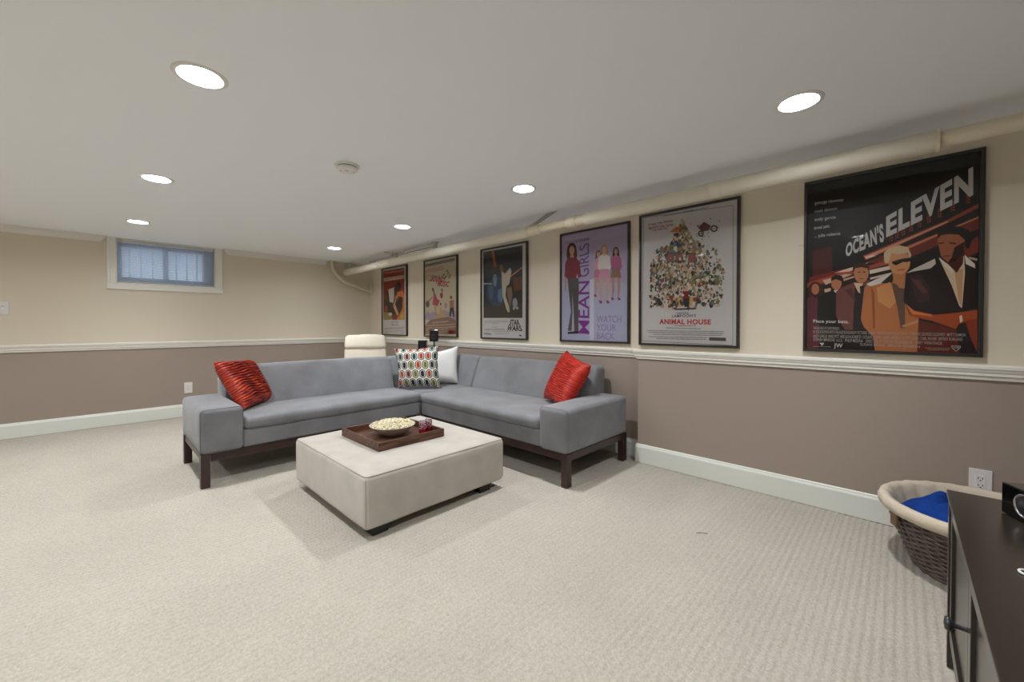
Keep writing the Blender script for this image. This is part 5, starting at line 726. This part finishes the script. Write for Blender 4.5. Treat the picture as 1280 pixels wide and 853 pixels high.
# ================================================================ LOUNGE CHAIR BEHIND THE SOFA
def chair():
    t = thing('lounge_chair', 'cream cushioned lounge chair with bent wood frame behind the sofa corner', 'chair', (-.56,-1.17,0))
    R = Matrix.Translation((-.56,-1.17,0)) @ Matrix.Rotation(math.radians(-24),4,'Z')
    def q(n, mb, m): mb.xf(R); return part(n, mb, m, t)
    # local: sitter faces -y
    q('back_cushion', MB().soft([(-.27,.02,.38),(.27,.02,.38),(-.27,.11,.36),(.27,.11,.36),(-.27,.20,.80),(.27,.20,.80),(-.27,.28,.78),(.27,.28,.78)], .035, .012, .004, 31), 'chair_cloth')
    q('head_cushion', MB().soft([(-.27,.165,.79),(.27,.165,.79),(-.27,.28,.775),(.27,.28,.775),(-.255,.265,.965),(.255,.265,.965),(-.255,.335,.955),(.255,.335,.955)], .040, .014, .005, 32), 'chair_cloth')
    q('seat_cushion', MB().soft([(-.27,-.46,.37),(.27,-.46,.37),(-.27,.06,.29),(.27,.06,.29),(-.27,-.46,.44),(.27,-.46,.44),(-.27,.06,.37),(.27,.06,.37)], .030, .010, .003, 33), 'chair_cloth')
    for s_ in (-1,1):
        q('side_frame', MB().tube([(s_*.30,.32,.02),(s_*.30,-.38,.02),(s_*.30,-.47,.08),(s_*.30,-.47,.45),(s_*.30,-.40,.53),(s_*.30,-.05,.50),(s_*.30,.18,.46)], .020, 8, flat=.6), 'birch')
        q('back_rail', MB().tube([(s_*.235,-.44,.34),(s_*.235,.06,.27),(s_*.235,.14,.36),(s_*.235,.30,.80),(s_*.235,.35,.93)], .014, 8), 'birch')
    q('cross_bar', MB().tube([(-.30,.30,.02),(.30,.30,.02)], .016, 8), 'birch'); q('cross_bar', MB().tube([(-.235,.345,.88),(.235,.345,.88)], .014, 8), 'birch'); q('cross_bar', MB().tube([(-.30,-.44,.30),(.30,-.44,.30)], .016, 8), 'birch')
chair()
# ================================================================ SATELLITE SPEAKERS
def sat(x, y, ztop, h, wd, lab, rz=0):
    t = thing('satellite_speaker', lab, 'speaker', (x,y,0), 'small black satellite speakers')
    R = Matrix.Translation((x,y,0)) @ Matrix.Rotation(rz,4,'Z')
    def q(n, mb, m): mb.xf(R); return part(n, mb, m, t)
    q('speaker_box', MB().bbox(-wd/2,wd/2,-.05,.05,ztop-h,ztop,.006), 'gloss_black'); q('grille', MB().bbox(-wd/2+.008,wd/2-.008,-.054,-.049,ztop-h+.01,ztop-.01,.002), 'black')
    q('driver_ring', MB().lathe([(.020,0),(.024,.002),(.027,0)], (0,0,0), 20).xf(Matrix.Translation((0,-.0545,ztop-h*.62)) @ Matrix.Rotation(pi/2,4,'X')), 'iron')
    q('pole', MB().tube([(0,0,.02),(0,0,ztop-h)], .009, 12), 'black'); q('base', MB().lathe([(0,0),(.08,0),(.08,.012),(.03,.02),(0,.02)], (0,0,0), 32), 'black')
sat(-.048,-1.955,1.045,.150,.105,'small black speaker on a thin pole, the taller one under the cream poster',-.75)
sat(-.245,-1.995,.915,.170,.100,'small black speaker, the lower one just behind the oval-patterned pillow',-.75)
# ================================================================ WALL PLATES
def plate_right(x, yc, zc, w_, h_, label, name='power_outlet'):
    t = thing(name, label, 'outlet', (x,yc,zc))
    part('cover_plate', MB().bbox(x-.006,x,yc-w_/2,yc+w_/2,zc-h_/2,zc+h_/2,.002), 'plate', t)
    part('socket_face', MB().bbox(x-.0078,x-.005,yc-.0175,yc+.0175,zc-.034,zc+.034,.001), 'plate', t)
    for dz in (.017,-.017):
        for dy in (.007,-.007): part('slot', MB().box(x-.0082,x-.0070,yc+dy-.0016,yc+dy+.0016,zc+dz-.002,zc+dz+.006), 'slot', t)
        part('ground_hole', MB().box(x-.0082,x-.0070,yc-.003,yc+.003,zc+dz-.012,zc+dz-.007), 'slot', t)
plate_right(0,-6.517,.3265,.077,.124,'white double power outlet on the taupe wall above the laundry basket')
def plate_back(xc, zc, w_, h_, label, sw=False):
    t = thing('light_switch' if sw else 'power_outlet', label, 'switch' if sw else 'outlet', (xc,0,zc))
    part('cover_plate', MB().bbox(xc-w_/2,xc+w_/2,-.007,0,zc-h_/2,zc+h_/2,.002), 'plate', t)
    if sw:
        for dx in (-.023,.023): part('toggle', MB().bbox(xc+dx-.008,xc+dx+.008,-.012,-.005,zc-.016,zc+.012,.001), 'plastic', t); part('toggle_gap', MB().box(xc+dx-.009,xc+dx+.009,-.0075,-.0068,zc+.014,zc+.018), 'slot', t)
    else:
        part('socket_face', MB().bbox(xc-.0175,xc+.0175,-.009,-.006,zc-.034,zc+.034,.001), 'plate', t)
        for dz in (.017,-.017):
            for dx in (.007,-.007): part('slot', MB().box(xc+dx-.0016,xc+dx+.0016,-.0095,-.0085,zc+dz-.002,zc+dz+.006), 'slot', t)
plate_back(-2.260,.342,.078,.130,'white power outlet on the back wall left of the sofa')
plate_back(-3.680,1.268,.120,.122,'white double light switch on the tan back wall at the far left',True)
# ================================================================ LAUNDRY BASKET
bcx, bcy = -.358,-6.492; RB, RT, HB = .212,.318,.285
bk = thing('laundry_basket', 'round dark wicker laundry basket with cream cloth liner by the cabinet', 'basket', (bcx,bcy,0))
b = MB(); nst = 44
def rad(z): return RB+(RT-RB)*(z/HB)**.9
rows_ = 24
for k in range(rows_):
    z = .012+(HB-.03)*k/(rows_-1); pts = []; n = nst*2
    for j in range(n+1):
        a = 2*pi*j/n; s_ = 1 if (j//2+k) % 2 else -1; s_ = sin(pi*(j/2+k)) if False else (1 if ((j+1)//2+k) % 2 else -1)
        r = rad(z)+s_*.0060*(1 if j % 2 else .2); pts.append((bcx+r*cos(a), bcy+r*sin(a), z+.0012*sin(3*a+k)))
    b.tube(pts, .0058, 6, cap=False)
part('wicker_weave', b, 'wicker', bk, kind='stuff')
b = MB()
for j in range(nst):
    a = 2*pi*(j+.25)/nst; b.tube([(bcx+(rad(z)+.001)*cos(a), bcy+(rad(z)+.001)*sin(a), z) for z in (.004,.1,.2,HB-.01)], .0042, 5)
part('wicker_stakes', b, 'wicker', bk, kind='stuff')
for z in (.006,.020): part('base_braid', MB().tube([(bcx+(RB+.006+.003*sin(j*2.4))*cos(2*pi*j/64), bcy+(RB+.006+.003*sin(j*2.4))*sin(2*pi*j/64), z+.003*cos(j*2.4)) for j in range(65)], .007, 6, cap=False), 'wicker', bk)
part('floor_panel', MB().lathe([(0,.010),(RB-.004,.010),(RB-.004,.016),(0,.016)], (bcx,bcy,0), 40), 'wicker', bk, fix=True)
# liner: rolled rim, then down the inside, with folds
b = MB(); prof = [(RT+.004,HB-.040),(RT+.016,HB-.034),(RT+.022,HB-.016),(RT+.020,HB+.004),(RT+.008,HB+.016),(RT-.010,HB+.014),(RT-.024,HB-.002),(RT-.034,HB-.04),(RT-.055,HB-.09),(RT-.085,HB-.16),(RB-.02,.05),(.10,.03),(0.001,.028)]
n = 120; V = []
for i_, (r, z) in enumerate(prof):
    for j in range(n):
        a = 2*pi*j/n; f = (.006 if 5 < i_ < 11 else .0022)*(sin(23*a+i_*.5)+.7*sin(41*a+1.3*i_)); V.append((bcx+(r+f)*cos(a), bcy+(r+f)*sin(a), z+.3*f))
b.add(V, [(i_*n+j, i_*n+(j+1)%n, (i_+1)*n+(j+1)%n, (i_+1)*n+j) for i_ in range(len(prof)-1) for j in range(n)], 0, True)
part('cloth_liner', b, 'liner', bk)
a = math.radians(118); hx_, hy_ = bcx+(rad(.23)+.016)*cos(a), bcy+(rad(.23)+.016)*sin(a)
b = MB(); b.bbox(-.022,.022,-.006,.006,.185,.250,.004); b.xf(Matrix.Translation((hx_,hy_,0)) @ Matrix.Rotation(a-pi/2,4,'Z')); part('handle', b, 'tan', bk, 'tan handle under the rim')
# blue fleece blanket inside
b = MB(); n = 46; V = []; rb = .262
for j in range(n+1):
    for i in range(n+1):
        s_, t_ = 2*i/n-1, 2*j/n-1
        # square -> disc
        X_ = s_*math.sqrt(max(0,1-t_*t_/2)); Y_ = t_*math.sqrt(max(0,1-s_*s_/2)); rr = math.hypot(X_,Y_)
        f = .016*sin(9*X_+4*sin(3*Y_))+.010*sin(14*Y_+5*X_)+.006*sin(27*X_-11*Y_)
        V.append((bcx-.018+X_*rb, bcy+.020+Y_*rb, HB-.070+.092*(1-rr**3)+f*(1-rr**4)))
base_ = len(V); V += [(bcx+.012+.2*cos(2*pi*k/24), bcy+.2*sin(2*pi*k/24), HB-.14) for k in range(24)]
b.add(V[:base_], [(j*(n+1)+i, j*(n+1)+i+1, (j+1)*(n+1)+i+1, (j+1)*(n+1)+i) for j in range(n) for i in range(n)], 0, True)
tag(obj('fleece_blanket', b, 'blue', None, (bcx,bcy,HB-.1)), 'deep blue fleece blanket bundled inside the wicker basket', 'blanket')
# ================================================================ MEDIA CABINET
cb = thing('media_cabinet', 'low brown-black media cabinet with round knobs in the right foreground', 'cabinet', (-1.85,-6.56,0))
X0_, X1_, Y0_, Y1_ = -2.62,-1.112,-6.80,-6.340; ZC = .567
part('cabinet_top', MB().bbox(X0_,X1_,Y0_,Y1_,ZC-.020,ZC,.0025), 'cabinet', cb)
part('side_panel', MB().bbox(X1_-.035,X1_-.006,Y0_+.004,Y1_-.004,0,ZC-.020,.0015), 'cabinet', cb); part('side_panel', MB().bbox(X0_+.006,X0_+.035,Y0_+.004,Y1_-.004,0,ZC-.020,.0015), 'cabinet', cb)
part('back_panel', MB().box(X0_+.035,X1_-.035,Y0_+.006,Y0_+.016,.06,ZC-.020), 'cabinet', cb)
part('bottom_panel', MB().bbox(X0_+.035,X1_-.035,Y0_+.016,Y1_-.030,.075,.095,.001), 'cabinet', cb); part('plinth', MB().bbox(X0_+.035,X1_-.035,Y1_-.06,Y1_-.045,.0,.075,.001), 'cabinet', cb)
dn = 3; dw = (X1_-X0_-.074)/dn
for k in range(dn):
    xa = X0_+.037+dw*k+.002; xb_ = xa+dw-.004; ya, yb = Y1_-.026, Y1_-.008
    d = MB(); fr = .045
    d.bbox(xa,xa+fr,ya,yb,.10,ZC-.026,.0012).bbox(xb_-fr,xb_,ya,yb,.10,ZC-.026,.0012).bbox(xa+fr,xb_-fr,ya,yb,.10,.10+fr,.0012).bbox(xa+fr,xb_-fr,ya,yb,ZC-.026-fr,ZC-.026,.0012).box(xa+fr,xb_-fr,ya,yb-.008,.10+fr,ZC-.026-fr)
    door = part('door', d, 'cabinet', cb)
    kx = xa+.032; kz = .369
    kb = MB().lathe([(.0055,0),(.0055,.018),(.009,.022),(.016,.026),(.0175,.031),(.014,.036),(0,.038)], (0,0,0), 24).xf(Matrix.Translation((kx,yb,kz)) @ Matrix.Rotation(-pi/2,4,'X'))
    part('knob', kb, 'iron', door)
# black glossy speaker on the cabinet
cs_ = thing('shelf_speaker', 'glossy black box speaker with silver-ringed driver on the cabinet', 'speaker', (-1.24,-6.44,ZC))
R = Matrix.Translation((-1.24,-6.44,ZC)) @ Matrix.Rotation(math.atan2(-.46,-.89),4,'Z')
# local x runs along the front face, local y points away from the viewer side
def q(n, mb, m): mb.xf(R); return part(n, mb, m, cs_)
q('speaker_box', MB().bbox(0,.26,0,.17,0.002,.088,.003), 'gloss_black')
q('driver_ring', MB().lathe([(.026,0),(.029,.004),(.033,.003),(.034,0)], (0,0,0), 30).xf(Matrix.Translation((.075,-.0005,.046)) @ Matrix.Rotation(pi/2,4,'X')), 'chrome')
q('driver_cone', MB().lathe([(0,.003),(.010,.005),(.012,.001),(.026,.002)], (0,0,0), 30).xf(Matrix.Translation((.075,-.0005,.046)) @ Matrix.Rotation(pi/2,4,'X')), 'iron')
for fx in (.02,.24):
    for fy in (.02,.15): q('foot', MB().lathe([(0,0),(.008,0),(.008,.003),(0,.003)], (fx,fy,0), 12), 'black')
tag(obj('key_ring', MB().tube([(-1.655+.014*cos(2*pi*k/24), -6.432+.014*sin(2*pi*k/24), ZC+.003) for k in range(25)], .0025, 8, cap=False), 'plastic', None, (-1.655,-6.432,ZC)), 'small white ring lying on the cabinet top at the right edge', 'ring')
# loose thread on the carpet
tag(obj('loose_thread', MB().tube([(-.842,-5.455,.001),(-.828,-5.470,.003),(-.815,-5.488,.002),(-.806,-5.50,.001)], .0015, 6), 'thread', None, (-.82,-5.47,0)), 'short dark loose thread on the open carpet', 'thread')
